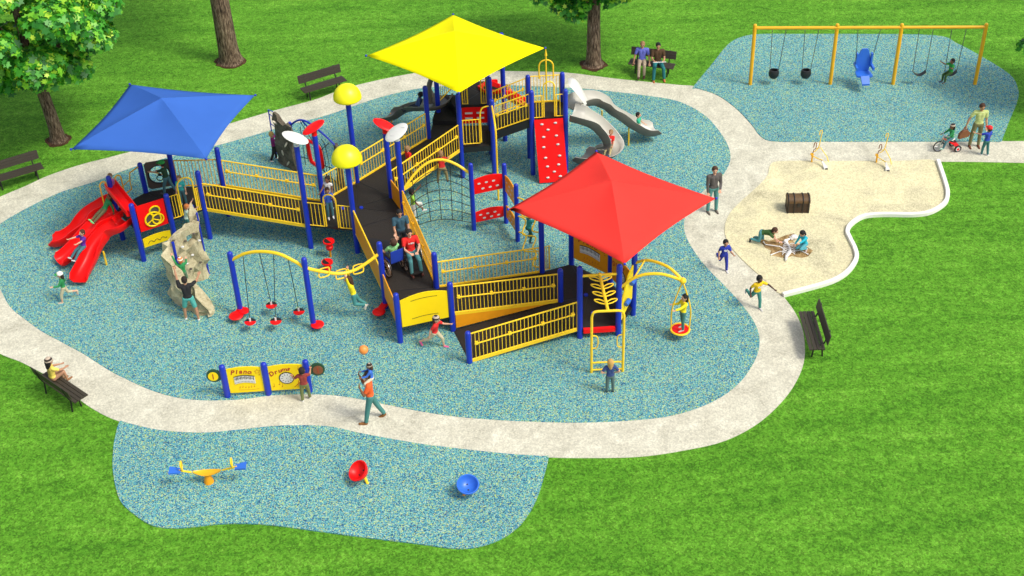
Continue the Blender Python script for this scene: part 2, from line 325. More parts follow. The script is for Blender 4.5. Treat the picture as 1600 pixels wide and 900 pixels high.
# ------------------------------------------------------------------ play structure
PS = thing('play_structure', 'large multicoloured play structure with decks, ramps, slides and three fabric shade roofs on blue posts', 'play structure', (-4, 36, 0))
def post(p, z, r=.085, z0=0.0, parent=PS, mat='blue', name='post'):
    mb = MB(); rr = [(r, z0), (r, z - r * .9), (r * .93, z - r * .55), (r * .75, z - r * .25), (r * .45, z - r * .06), (r * .08, z)]
    mb.rings([[V(p[0] + q * math.cos(a), p[1] + q * math.sin(a), h) for a in [2 * math.pi * i / 14 for i in range(14)]] for q, h in rr])
    for zz in (z - .22,): mb.cyl((p[0], p[1], zz - .012), (p[0], p[1], zz + .012), r + .006, n=14)
    return mb.build(name, M[mat], parent, ang=50)
P = dict(A1=(-11.68, 35.70), A2=(-10.71, 36.26), A3=(-9.74, 36.82), A4=(-12.60, 36.95), A5=(-11.82, 37.90), A6=(-10.88, 38.14), A7=(-9.32, 38.11),
    B1=(-6.39, 36.07), B3=(-4.87, 35.72), B2=(-6.01, 37.35), B4=(-4.99, 38.47), B5=(-3.80, 37.47), B6=(-3.36, 36.47),
    C1=(-3.82, 32.76), C2=(-2.26, 32.90), C3=(-3.31, 31.11), C4=(-1.78, 31.56),
    D1=(-1.29, 30.07), D2=(1.92, 31.01), D6=(3.04, 31.06), D8=(3.56, 32.00), D7=(2.98, 33.2), D5=(1.86, 34.22), D4=(.94, 33.85), D3=(1.43, 32.36),
    E1=(-2.66, 40.70), E2=(-1.55, 39.95), E3=(-.45, 40.03), E4=(-.51, 41.04), U1=(-2.35, 42.15), U2=(-1.55, 41.45), U3=(-.55, 41.45), U4=(-.05, 42.3), U5=(-.6, 43.1), U6=(-1.6, 43.15),
    F1=(.79, 41.08), F2=(.87, 39.98), F4=(2.0, 40.07), F3=(1.95, 41.12), G1=(-1.16, 36.74), G2=(-.11, 37.08), G3=(.24, 36.03))
ZT = dict(A1=2.19, A2=2.15, A3=2.6, A4=2.45, A5=2.32, A6=4.3, A7=2.66, B1=3.95, B3=3.4, B2=3.44, B4=3.96, B5=3.4, B6=3.70, C1=2.45, C2=1.91, C3=1.8, C4=1.79,
    D1=1.15, D2=2.58, D6=2.56, D8=2.6, D7=3.8, D5=3.5, D4=2.6, D3=1.53, E1=3.2, E2=3.28, E3=2.97, E4=3.26, U1=4.3, U3=3.0, U4=4.25, U5=3.0, U6=3.0, F1=3.26, F2=3.28, F4=3.23, F3=3.3)
for k, z in ZT.items(): post(P[k], z)
for k in ('G1', 'G2', 'G3'): pass
def deck(names, z, th=.09):
    pts = [P[n] if isinstance(n, str) else n for n in names]; zs = z if isinstance(z, (list, tuple)) else [z] * len(pts)
    cx = sum(p[0] for p in pts) / len(pts); cy = sum(p[1] for p in pts) / len(pts); cz = sum(zs) / len(zs)
    mb = MB(); mb.cur = 1; mb.slab([V(p[0], p[1], q - .006) for p, q in zip(pts, zs)], th); mb.cur = 0
    n = len(pts); c = V(cx, cy, cz)
    if n > 4:
        tri = [(c, V(*pts[i], zs[i]), V(*pts[(i + 1) % n], zs[(i + 1) % n])) for i in range(n)]
    else:
        tri = []
        a, b, c2, d = [V(*pts[i], zs[i]) for i in range(4)]
        k = max(1, round((b - a).length / 1.15))
        for i in range(k): tri.append((a.lerp(b, i / k), a.lerp(b, (i + 1) / k), d.lerp(c2, (i + 1) / k), d.lerp(c2, i / k)))
    for t in tri:
        m = sum(t, V(0, 0, 0)) / len(t); mb.slab([p + (m - p).normalized() * .034 for p in t], .004)
    return mb.build('deck', [M['deck'], M['black']], PS, smooth=False)
deck(['A1', 'A2', 'A3', 'A7', 'A6', 'A5', 'A4'], 1.2)
deck(['A3', 'B1', 'B2', 'A7'], [1.2, .93, .93, 1.2]).name = 'bridge_deck'
deck(['B1', 'B3', 'B6', 'B5', 'B4', 'B2'], .93)
deck(['B3', 'C1', 'C2', 'B6'], [.93, .62, .62, .93]).name = 'ramp_deck'
deck(['C1', 'C3', 'C4', 'C2'], .62)
deck(['C4', 'D3', 'D4', 'C2'], [.62, .35, .35, .62]).name = 'ramp_deck'
deck([P['D1'], P['D2'], P['D3'], (-1.78, 31.56)], [.04, .35, .35, .04], .035).name = 'ramp_deck'
deck(['D2', 'D6', 'D8', 'D7', 'D5', 'D4', 'D3'], .35)
deck(['B5', 'E2', 'E1', 'B4'], [.93, 1.2, 1.2, .93]).name = 'ramp_deck'
deck(['E1', 'E2', 'E3', 'E4', (-.55, 41.42), (-1.55, 41.42), (-2.55, 41.6)], 1.2, .2)
deck([(-2.55, 41.6), (-1.55, 41.42), (-1.5, 42.5), (-2.4, 42.7)], 1.38, .22)
deck([(-1.85, 42.1), (-1.55, 41.5), (-1.5, 42.7), (-2.2, 42.8)], 1.7, .3)
deck(['U2', 'U3', 'U4', 'U5', 'U6'], 2.0, .12)
deck(['E3', 'F2', 'F1', 'E4'], [1.7, 2.2, 2.2, 1.7], .30).name = 'bridge_deck'
deck(['F2', 'F4', 'F3', 'F1'], 2.2, .12)
# corner bolts on decks
for c, z in (((-4.75, 36.9), .93), ((-5.35, 36.9), .93), ((2.2, 32.6), .35), ((2.35, 31.7), .35)): MB().cyl((c[0], c[1], z - .02), (c[0], c[1], z + .035), .075, .06, n=10).build('deck_cap', M['blue'], PS)
# plastic fascia under ramps
def guard(a, b, za, zb, h=.95, mid=True, pitch=.112, parent=PS, mat='yellow', beam=True, inset=.09, gap=.04, handrail=None):
    a = Vector(P[a] if isinstance(a, str) else a); b = Vector(P[b] if isinstance(b, str) else b)
    a = V(a[0], a[1], za); b = V(b[0], b[1], zb); d = (b - a).normalized(); a = a + d * inset; b = b - d * inset
    L = (b - a).length; up = V(0, 0, 1); mb = MB()
    mb.tube([a + up * gap, b + up * gap, b + up * h, a + up * h], .024, 8, closed=True)
    n = max(2, round(L / pitch))
    for i in range(1, n):
        p = a.lerp(b, i / n); mb.cyl(p + up * gap, p + up * h, .012, n=6)
    if mid:
        s = V(-d.y, d.x, 0).normalized() * -.05; m = h * .62
        q0 = a + up * m + d * .08 + s; q1 = b + up * m - d * .08 + s
        mb.tube([q0, q1], .022, 8)
        for t in (.02, .35, .68, .98): mb.obox(q0.lerp(q1, t) - s * .4, d * .045, s * .6, up * .05)
    if beam: mb.beam(a - up * .02, b - up * .02, .045, .075)
    return mb.build('guardrail', M[mat], parent)
guard('A3', 'B1', 1.16, .86, .98); guard('A7', 'B2', 1.2, .93, .98); guard('A6', 'A7', 1.2, 1.2, 1.0, False, beam=False, mat='swingyellow')  # last rail is amber: roof shade put into its yellow coat
guard('B5', 'E2', .90, 1.14, .98); guard('B4', 'E1', .93, 1.2, .98)
guard('B6', 'C2', .90, .60, .95, mat='swingyellow')  # amber paints the shaded look of yellow balusters
mb = MB(); b3 = V(*P['B3'], 0); c1_ = V(*P['C1'], 0); mb.tube([b3.lerp(c1_, .03) + V(0, 0, 1.66), b3.lerp(c1_, .97) + V(0, 0, 1.36)], .024); mb.tube([b3.lerp(c1_, .03) + V(0, 0, .80), b3.lerp(c1_, .97) + V(0, 0, .50)], .024); mb.build('board_rail', M['yellow'], PS)
guard('B2', 'B4', .93, .93, .95, False)
guard('C2', 'D4', .62, .35, .92); guard('C4', 'D3', .64, .37, .98); guard('D1', 'D2', .06, .36, .98)
guard('E3', 'F2', 1.72, 2.22, .95, beam=False); guard('E4', 'F1', 1.72, 2.22, .95, beam=False)
guard('E2', (-.8, 40.0), 1.30, 1.30, .95, False, beam=False, inset=.1)
guard('F1', 'F3', 2.2, 2.2, 1.0, False); guard('U2', (-1.2, 41.45), 2.0, 2.0, .95, False, beam=False); guard((-.9, 41.45), 'U3', 2.0, 2.0, .95, False, beam=False)
guard('U1', 'U6', 1.7, 2.0, .95, False, beam=False)
guard('D4', (1.25, 34.0), .35, .35, .9, False, beam=False)
def split_guard(a, b, z, h, open0=.34, open1=.66, archh=1.15):
    """two short rail panels with an arched opening between them"""
    A = V(*P[a], z); B = V(*P[b], z); fr = Frame(P[a], P[b], z)
    guard(A[:2], (A.lerp(B, open0))[:2], z, z, h, False, beam=False, inset=.06); guard((A.lerp(B, open1))[:2], B[:2], z, z, h, False, beam=False, inset=.06)
    u0 = fr.len * open0; u1 = fr.len * open1; r = (u1 - u0) / 2; mb = MB()
    mb.tube([fr(u0, .04)] + [fr(u0 + r - r * math.cos(t), archh - r + r * math.sin(t)) for t in [math.pi * i / 10 for i in range(11)]] + [fr(u1, .04)], .024)
    mb.build('arch_handrail', M['yellow'], PS)
split_guard('A2', 'A3', 1.15, .85, .36, .80, 1.35)
split_guard('B1', 'B3', .88, .88, .40, .66, 1.25)
split_guard('F2', 'F4', 2.2, .85, .36, .68, 1.35)
# tall arch with a spire behind on the climbing tower
fr = Frame(P['F1'], P['F3'], 2.2); mb = MB(); mb.tube([fr(.38, .9)] + [fr(.62 - .24 * math.cos(t), 1.35 + .24 * math.sin(t)) for t in [math.pi * i / 10 for i in range(11)]] + [fr(.86, .9)], .026)
mb.cyl(fr(.62, .1), fr(.62, 1.75), .028); mb.cyl(fr(.62, 1.75), fr(.62, 2.0), .05, .006); mb.build('arch_handrail', M['yellow'], PS)
def panel(a, b, z0, z1, mat, th=.03, inset=.1, arch=.0, parent=PS, name='panel', z0b=None, z1b=None, label=None):
    a2 = P[a] if isinstance(a, str) else a; b2 = P[b] if isinstance(b, str) else b
    fr = Frame(a2, b2); L = fr.len; z0b = z0 if z0b is None else z0b; z1b = z1 if z1b is None else z1b
    n = 10; top = [(inset + (L - 2 * inset) * i / n, z1 + (z1b - z1) * i / n + arch * math.sin(math.pi * i / n)) for i in range(n + 1)]
    mb = MB().plate(fr, [(inset, z0), (L - inset, z0b)] + top[::-1], -th / 2, th / 2)
    o = mb.build(name, M[mat], parent, smooth=False)
    if label: o['label'] = label
    return o, fr
# side boards of the ramps
panel('B3', 'C1', .80, 1.62, 'orange', z0b=.5, z1b=1.32, name='side_panel', label='orange board standing in for shaded yellow balusters at the left ramp edge')  # first board: solid orange painted for a rail's shaded yellow balusters
panel('C1', 'C3', .50, 1.35, 'orange', name='side_panel', label='short orange board at the foot of the ramp')
panel('B5', 'B6', .85, 1.65, 'orange', name='side_panel')
o, fr = panel('C3', 'C4', .55, 1.50, 'panelyellow', arch=.13, name='side_panel', label='solid bright yellow board with two dotted lines')
mb = MB()
for v in (.78, 1.42):
    for i in range(22): mb.obox(fr(.42 + i * .036, v + .03 * math.sin(i * .14), .019), fr.U * .011, fr.N * .003, fr.Z * .010)
mb.build('dotted_line', M['inkblack'], o)
mb = MB(); fr = Frame(P['C4'], P['D3']); mb.plate(fr, [(.1, .10), (fr.len - .1, .36), (fr.len - .1, .40), (.1, .62)], -.02, .02)
mb.build('side_panel', M['orange'], PS, smooth=False)['label'] = 'orange wedge board under the upper ramp rail'
mb = MB(); fr = Frame(P['D2'], P['D6']); mb.obox(fr(fr.len / 2, .3, .05), fr.U * (fr.len / 2 - .1), fr.N * .05, fr.Z * .07); mb.build('bumper', M['red'], PS)['label'] = 'red bumper strip at the edge of the low deck'

# left tower play panels
o, fr = panel('A1', 'A2', 1.08, 2.02, 'red', inset=.11, name='play_panel', label='square red panel with a yellow flower shaped wheel window')
mb = MB()
def ring(mb, fr, u, v, r, d, t=.022, n=20, e=1.0): mb.tube([fr(u + r * math.cos(2 * math.pi * i / n), v + r * e * math.sin(2 * math.pi * i / n), d) for i in range(n)], t, 6, closed=True)
cu, cv = fr.len * .52, 1.5
ring(mb, fr, cu - .02, cv - .08, .25, .035, .028); ring(mb, fr, cu + .08, cv + .2, .16, .035, .026); ring(mb, fr, cu + .13, cv - .12, .18, .04, .024)
for a in range(3): mb.cyl(fr(cu - .02, cv - .08, .035), fr(cu - .02 + .25 * math.cos(R(90 + 120 * a)), cv - .08 + .25 * math.sin(R(90 + 120 * a)), .035), .018)
mb.build('wheel_frame', M['panelyellow'], o)
mb = MB(); mb.plate(fr, [(cu - .02 + .23 * math.cos(2 * math.pi * i / 20), cv - .08 + .23 * math.sin(2 * math.pi * i / 20)) for i in range(20)], .0155, .018); mb.plate(fr, [(cu + .08 + .15 * math.cos(2 * math.pi * i / 20), cv + .22 + .13 * math.sin(2 * math.pi * i / 20)) for i in range(20)], .0165, .019)
mb.build('window', M['brown'], o, smooth=False)
o, fr = panel('A1', 'A2', .48, .80, 'panelyellow', inset=.11, arch=.05, name='play_panel', label='low yellow strip with a squiggle track')
mb = MB(); mb.tube([fr(.25 + .62 * t / 24, .62 + .09 * abs(math.sin(t * .42)) - .04, .022) for t in range(25)], .009, 5); mb.build('track_groove', M['inkblack'], o)
# round window panel
fr = Frame(P['A5'], P['A6']); L = fr.len; cu, cv, cr = L * .55, 1.78, .34
mb = MB(); n = 32; outer = []
for i in range(n):
    a = 2 * math.pi * i / n; ca, sa = math.cos(a), math.sin(a); k = min(.42 / max(abs(ca), 1e-6), .50 / max(abs(sa), 1e-6)); outer.append((cu + ca * min(k, 2), cv + sa * min(k, 2)))
rr = []
for d in (-.02, .02): rr.append([fr(p[0], p[1], d) for p in outer])
inn = [[fr(cu + cr * math.cos(2 * math.pi * i / n), cv + cr * math.sin(2 * math.pi * i / n), d) for i in range(n)] for d in (.02, -.02)]
mb.rings([rr[0], rr[1], inn[0], inn[1]], closed=True); o = mb.build('play_panel', M['brown'], PS, ang=30); o['label'] = 'brown panel with a big round steering window'
mb = MB(); ring(mb, fr, cu, cv, cr, 0, .028, 28); mb.cyl(fr(cu, cv, 0), fr(cu + .02, cv, .06), .05); ring(mb, fr, cu, cv - .12, .1, .04, .018, 14); mb.build('window_ring', M['black'], o)
mb = MB(); mb.cyl(fr(cu - .28, cv + .18, .01), fr(cu + .3, cv - .14, .01), .018); mb.build('spoke', M['orange'], o)
# entry loops and zigzag ladder on the left tower
for u in (-.28, .25):
    b0 = V(*P['A4'], 0) + V(.75, .66, 0).normalized() * (u + .05); mb = MB(); dd = V(.75, .66, 0).normalized() * .11
    mb.tube([b0 - dd + V(0, 0, .9)] + [b0 - dd * math.cos(t) + V(0, 0, 2.2 + .13 * math.sin(t)) for t in [math.pi * i / 8 for i in range(9)]] + [b0 + dd + V(0, 0, .9)], .022); mb.build('grab_loop', M['swingyellow'], PS)
fr = Frame(P['A4'], P['A5']); mb = MB()
mb.tube([fr(.50, 1.2, -.05), fr(.46, 1.75, -.1), fr(.80, 1.85, -.1), fr(.80, 1.5, -.1), fr(.5, 1.45, -.1)], .022); mb.tube([fr(.80, 1.8, -.1), fr(.85, 2.1, -.08), fr(fr.len - .08, 2.2, 0)], .022); mb.build('zigzag_handrail', M['swingyellow'], PS)

# ---- slides
def slide(path, w, mat, parent, name='slide', side=.17, k=7, lip=.045, flare=None):
    pts = spline(path, k); mb = MB(); rr = []; N = len(pts)
    prof = [(-.5, 1), (-.5 - lip / w, 1.0), (-.5 - lip / w, .78), (-.47, .1), (-.38, -.28), (0, -.36), (.38, -.28), (.47, .1), (.5 + lip / w, .78), (.5 + lip / w, 1.0), (.5, 1), (.44, .25), (.33, -.02), (.15, -.1), (0, -.12), (-.15, -.1), (-.33, -.02), (-.44, .25)]
    for i, p in enumerate(pts):
        t = (pts[min(i + 1, N - 1)] - pts[max(i - 1, 0)]); th = V(t.x, t.y, 0).normalized(); s = V(th.y, -th.x, 0); up = s.cross(t.normalized()); up = -up if up.z < 0 else up
        sc = 1.0 if i > 0 else .9; hs = side * (1.0 if i < N - 3 else (.75, .6, .5)[i - N + 3])
        rr.append([p + s * (a * w * sc) + up * (b * hs) for a, b in prof])
    mb.rings(rr); nf = len(prof)
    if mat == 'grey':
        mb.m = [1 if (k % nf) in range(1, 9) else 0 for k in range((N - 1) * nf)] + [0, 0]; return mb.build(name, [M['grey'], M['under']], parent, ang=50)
    return mb.build(name, M[mat], parent, ang=50)
TS = slide([at(198, 345, 1.25), at(185, 356, 1.22), at(168, 366, 1.0), at(152, 385, .72), at(141, 408, .42), at(130, 428, .25), at(124, 440, .22)], .50, 'red', PS, 'slide', .23); TS['label'] = 'front lane of the red triple slide'
TS = slide([at(187, 332, 1.25), at(173, 341, 1.2), at(153, 354, .98), at(133, 374, .70), at(117, 392, .42), at(103, 405, .25), at(92, 411, .22)], .50, 'red', PS, 'slide', .23); TS['label'] = 'middle lane of the red triple slide'
TS = slide([at(176, 318, 1.25), at(162, 324, 1.2), at(143, 336, .98), at(126, 354, .70), at(112, 368, .42), at(96, 377, .25), at(80, 379, .22)], .50, 'red', PS, 'slide', .23); TS['label'] = 'rear lane of the red triple slide'
mb = MB(); a = V(*P['A4'], 2.15); b = V(*P['A1'], 1.85); d = (b - a).normalized(); s = V(-d.y, d.x, 0).normalized(); up = s.cross(d); up = up if up.z > 0 else -up; rr = []
for t in [i / 8 for i in range(9)]:
    c = a.lerp(b, .03 + .94 * t); rr.append([c + s * x + up * y for x, y in ((-.17, .14), (-.20, .12), (-.18, -.12), (0, -.18), (.18, -.12), (.20, .12), (.17, .14), (.13, -.04), (0, -.09), (-.13, -.04))])
mb.rings(rr); mb.build('slide_hood', M['red'], PS, ang=50)
mb = MB().cyl(at(167, 415), at(167, 415) + V(0, 0, .55), .03); mb.build('slide_support', M['yellow'], PS)
# black slide (far left of the yellow roof), red slide behind, grey double slide
slide([V(-2.2, 42.75, 1.7), at(680, 163, 1.6), at(664, 166, 1.45), at(648, 168, 1.2), at(634, 174, .85), at(618, 181, .55), at(602, 183, .38)], .85, 'dgrey', PS)['label'] = 'dark grey slide'
mb = MB(); mb.tube(spline([V(-2.6, 42.2, 1.7), V(-2.62, 42.3, 2.3), V(-2.35, 42.5, 2.75), V(-1.9, 42.7, 2.75)], 5), .09); mb.build('slide_hood', M['dgrey'], PS)
mb = MB().cyl(at(612, 192), at(612, 192) + V(0, 0, .4), .03); mb.build('slide_support', M['orange'], PS)
slide([V(-.2, 42.5, 1.95), at(765, 142, 1.95), at(780, 146, 1.7), at(795, 152, 1.3), at(808, 160, .9), at(820, 166, .55), at(832, 170, .4)], .72, 'red', PS, side=.22)['label'] = 'red slide behind the stepped bridge'
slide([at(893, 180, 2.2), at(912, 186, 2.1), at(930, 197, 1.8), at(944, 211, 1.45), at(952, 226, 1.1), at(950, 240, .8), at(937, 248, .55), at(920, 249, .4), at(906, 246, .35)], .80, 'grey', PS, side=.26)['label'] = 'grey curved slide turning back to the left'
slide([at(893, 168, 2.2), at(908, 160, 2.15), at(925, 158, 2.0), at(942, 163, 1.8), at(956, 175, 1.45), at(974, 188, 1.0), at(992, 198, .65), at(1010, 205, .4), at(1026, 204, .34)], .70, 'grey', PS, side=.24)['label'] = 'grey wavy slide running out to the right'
mb = MB(); rr = []
for t in [i / 8 for i in range(9)]:
    c = at(884, 124, 3.1).lerp(at(906, 172, 2.25), t) ; c = V(2.08 + .55 * t, 40.95 - .1 * t, 3.05 - .75 * t * t); wv = .12 + .45 * math.sin(math.pi * (t * .75 + .12))
    rr.append([c + V(.05, -wv, .0), c + V(.12, -wv * .7, .03), c + V(.15, 0, .06), c + V(.12, wv * .5, .03), c + V(.05, wv * .6, 0), c + V(.07, 0, .0)])
mb.rings(rr); mb.build('slide_hood', M['white'], PS)['label'] = 'white hood at the top of the grey slides'
for px, py, z in ((982, 228, .75), (940, 215, 1.1), (1020, 212, .25)): p = at(px, py); MB().cyl(p, p + V(0, 0, z), .028).build('slide_support', M['yellow'], PS)
# ---- climbing wall, holds
q = [V(.93, 39.93, 2.18), V(1.92, 39.99, 2.18), V(2.02, 39.42, .06), V(1.08, 39.36, .06)]
nrm = (q[1] - q[0]).cross(q[3] - q[0]).normalized(); nrm = nrm if nrm.y < 0 else -nrm
mb = MB(); mb.obox((q[0] + q[1] + q[2] + q[3]) / 4, (q[1] - q[0] + q[2] - q[3]) / 4, nrm * .03, (q[0] - q[3] + q[1] - q[2]) / 4)
wallp = mb.build('climbing_wall', M['red'], PS, smooth=False); wallp['label'] = 'tall red climbing wall with grey holds'
for i, (u, v) in enumerate([(.26, .93), (.72, .94), (.45, .84), (.28, .73), (.72, .74), (.25, .57), (.75, .6), (.28, .4), (.78, .42), (.32, .26), (.72, .28), (.55, .17), (.3, .08), (.75, .09)]):
    p = q[3].lerp(q[2], u).lerp(q[0].lerp(q[1], u), v) + nrm * .045; x, y, _ = basis(nrm)
    mb = MB().ell(p, .06, .035, .028, Matrix((x, y, nrm)).transposed(), 8, 5); mb.build('hold', M['holdgrey'], wallp)
# ---- fire pole and red slotted panel
p = at(779, 313); mb = MB(); mb.tube(spline([p, p + V(0, 0, 1.5), p + V(0, 0, 2.6), p + V(-.03, .35, 2.85), V(*P['E3'], 2.75)], 6), .032); mb.build('fire_pole', M['yellow'], PS)
o, fr = panel('U2', 'U3', 1.28, 1.9, 'red', inset=.05, name='play_panel', label='dark red slotted panel under the upper deck')
for v in (1.48, 1.68):
    for u in (.28, .68): MB().obox(fr(u, v, .02), fr.U * .13, fr.N * .004, fr.Z * .035).build('slot', M['white'], o, smooth=False)
mb = MB(); e3 = V(*P['E3'], 0); mb.tube(spline([e3 + V(-.1, 0, 2.72), e3 + V(-.32, 0, 2.65), e3 + V(-.4, 0, 2.4), e3 + V(-.4, 0, 1.9), e3 + V(-.4, 0, 1.35)], 5), .024); mb.build('grab_loop', M['yellow'], PS)
# ---- leaf discs and domes on tall posts
def leaf_disc(p, z, mat, ax, tilt, L=.50, Wd=.26, label=None):
    rot = Matrix.Rotation(ax, 3, 'Z') @ Matrix.Rotation(tilt, 3, 'Y'); c = V(p[0], p[1], z)
    mb = MB().ell(c, L, Wd, .055, rot, 24, 8); o = mb.build('leaf_disc', M[mat], PS, ang=70); MB().cyl(c - V(0, 0, .28), c, .09, .07).build('leaf_collar', M[mat], o)
    mb = MB()
    for s in (-1, 1):
        for t in (-.2, 0, .2): mb.cyl(c + rot @ V(t, 0, .056), c + rot @ V(t + .08, s * .14, .046), .006, n=5)
    mb.cyl(c + rot @ V(-.38, 0, .04), c + rot @ V(.38, 0, .04), .006, n=5); mb.build('leaf_vein', M[mat], o); o['label'] = label; return o
leaf_disc(P['B1'], 4.10, 'white', R(-8), R(22), .42, .28, 'white leaf disc on the left tall post')
leaf_disc(P['B2'], 3.70, 'red', R(25), R(-22), .40, .24, 'red leaf disc beside the left white one')
leaf_disc(P['B5'], 3.62, 'red', R(-22), R(22), .40, .23, 'red leaf disc over the ramp')
leaf_disc(P['B6'], 3.92, 'white', R(30), R(-26), .41, .32, 'white leaf disc over the ramp')
def dome(p, z, r, label):
    mb = MB(); prof = [(.02, .0), (.93, -.01), (1.0, .04), (1.0, .12), (.96, .34), (.84, .58), (.62, .80), (.34, .94), (.05, 1.0)]
    mb.rings([[V(p[0] + q * r * math.cos(a), p[1] + q * r * math.sin(a), z + h * r * 1.12) for a in [2 * math.pi * i / 24 for i in range(24)]] for q, h in prof])
    o = mb.build('dome_cap', M['dome'], PS, ang=60); o['label'] = label; MB().cyl((p[0], p[1], z - .2), (p[0], p[1], z), .09, .16).build('dome_collar', M['orange'], o)
dome(P['B3'], 3.42, .47, 'lower yellow dome'); dome(P['B4'], 4.05, .45, 'upper yellow dome')
# ---- shade canopies
def canopy(corners, zc, za, mat, masts, apexpx=None, label=None):
    q = [at(x, y, zc) for x, y in corners]; c = sum(q, V(0, 0, 0)) / 4; ap = V(c.x, c.y, za); mb = MB(); n = 10
    for i in range(4):
        a, b = q[i], q[(i + 1) % 4]; vs = []; idx = {}
        for r_ in range(n + 1):
            for s in range(n + 1):
                t = s / n; e = a.lerp(b, t); e = e + (c - e) * (.055 * math.sin(math.pi * t)); k = r_ / n
                p = e.lerp(ap, k); p.z = zc + (za - zc) * (k ** .92) - .10 * math.sin(math.pi * k) * math.sin(math.pi * t); vs.append(p)
        fs = [(r_ * (n + 1) + s, r_ * (n + 1) + s + 1, (r_ + 1) * (n + 1) + s + 1, (r_ + 1) * (n + 1) + s) for r_ in range(n) for s in range(n)]
        mb.add(vs, fs)
    o = mb.build('canopy', M[mat], PS, ang=12); md = o.modifiers.new('thick', 'SOLIDIFY'); md.thickness = .012; md.offset = -1
    import bmesh
    b = bmesh.new(); b.from_mesh(o.data); bmesh.ops.remove_doubles(b, verts=b.verts, dist=.0008); b.to_mesh(o.data); b.free(); o.data.set_sharp_from_angle(angle=R(12))
    o['label'] = label
    mb = MB()
    for p in q: mb.tube([ap - V(0, 0, .14), p.lerp(ap, .5) - V(0, 0, .14), p.lerp(ap, .02) - V(0, 0, .05)], .03)
    for m in masts:
        mp = V(*P[m], 0); dd = min(q, key=lambda p: (V(p.x, p.y, 0) - mp).length); t = .45; mb.tube([V(mp.x, mp.y, ZT[m] - .05), dd.lerp(ap, t) - V(0, 0, .13)], .035)
    mb.build('canopy_frame', M['blue'], o)
    for p in q: MB().ell(p + (p - c).normalized() * .02, .04, .04, .04, None, 10, 6).build('corner_cap', M['blue'], o)
canopy([(795, 327), (976, 412), (1118, 310), (932, 237)], 3.85, 4.62, 'redfab', ['D7', 'D5'], label='red four-sided shade canopy')
canopy([(112, 233), (322, 248), (398, 149), (203, 132)], 4.05, 4.85, 'bluefab', ['A6'], label='blue four-sided shade canopy')
canopy([(573, 87), (717, 145), (851, 75), (708, 23)], 4.35, 5.1, 'yelfab', ['U1', 'U4'], label='yellow four-sided shade canopy')

# ---- arched net climber between posts, holed boards, wavy bars
for k, z in (('G1', 2.56), ('G2', 2.3), ('G3', 2.19)): post(P[k], z, .075)
a = V(*P['B6'], 0); b = V(*P['G1'], 0); L = (b - a).length; d = (b - a).normalized(); back = V(-d.y, d.x, 0)
def arcpt(t, k):     # k: 0 top bar .. 1 bottom rope
    zt = (1.75 + .42 * t + .62 * math.sin(math.pi * min(1, t * 1.02)) ** .9) ; return a + d * (L * t) + back * (.35 * math.sin(math.pi * t) * (1 - k)) + V(0, 0, zt * (1 - k) + .28 * k + .28 * k * math.sin(math.pi * t))
mb = MB().tube([arcpt(t / 16, 0) for t in range(17)], .045); nb = mb.build('net_arch', M['yellow'], PS)
mb = MB()
for t in (.16, .36, .54, .72, .88): mb.tube([arcpt(t + (t - .5) * -.12 * k / 6, k / 6) for k in range(7)], .012, 5)
for k in range(1, 7): mb.tube([arcpt(t / 14, k / 6) for t in range(15)], .012, 5)
mb.build('climbing_net', M['rope'], PS)
def holed(a, b, z0, z1, mat, label):
    o, fr = panel(a, b, z0, z1, mat, arch=.07, inset=.08, name='step_panel', label=label); mb = MB()
    for i in range(6):
        u = fr.len * (.22 + .11 * i); v = z0 + (z1 - z0) * (.3 if i % 2 else .68)
        for s in (1, -1): mb.plate(fr, [(u + .055 * math.cos(2 * math.pi * j / 10), v + .033 * math.sin(2 * math.pi * j / 10)) for j in range(10)], .016 * s, .020 * s)
    mb.build('foothold', M['holdgrey'], o, smooth=False)
holed('G1', 'G2', 1.38, 1.92, 'red', 'upper red board with footholds'); holed('G1', 'G2', .30, .68, 'red', 'lower red board with footholds'); holed('G2', 'G3', 1.30, 1.9, 'orange', 'upper amber board with footholds'); holed('G2', 'G3', .30, .75, 'orange', 'lower amber board with footholds')
a = V(*P['G3'], 0); b = V(*P['D4'], 0); d = (b - a).normalized(); side = V(-d.y, d.x, 0); L = (b - a).length
for z in (1.75, 1.05, .45):
    mb = MB(); mb.tube(spline([a + d * (L * t) + side * (.13 * (1 if i % 2 else -1) * (0 if i in (0, 5) else 1)) + V(0, 0, z - .1 * math.sin(math.pi * t) + (.07 if i % 2 else -.06)) for i, t in enumerate([0, .2, .4, .6, .8, 1])], 6), .024); mb.build('wavy_bar', M['yellow'], PS)
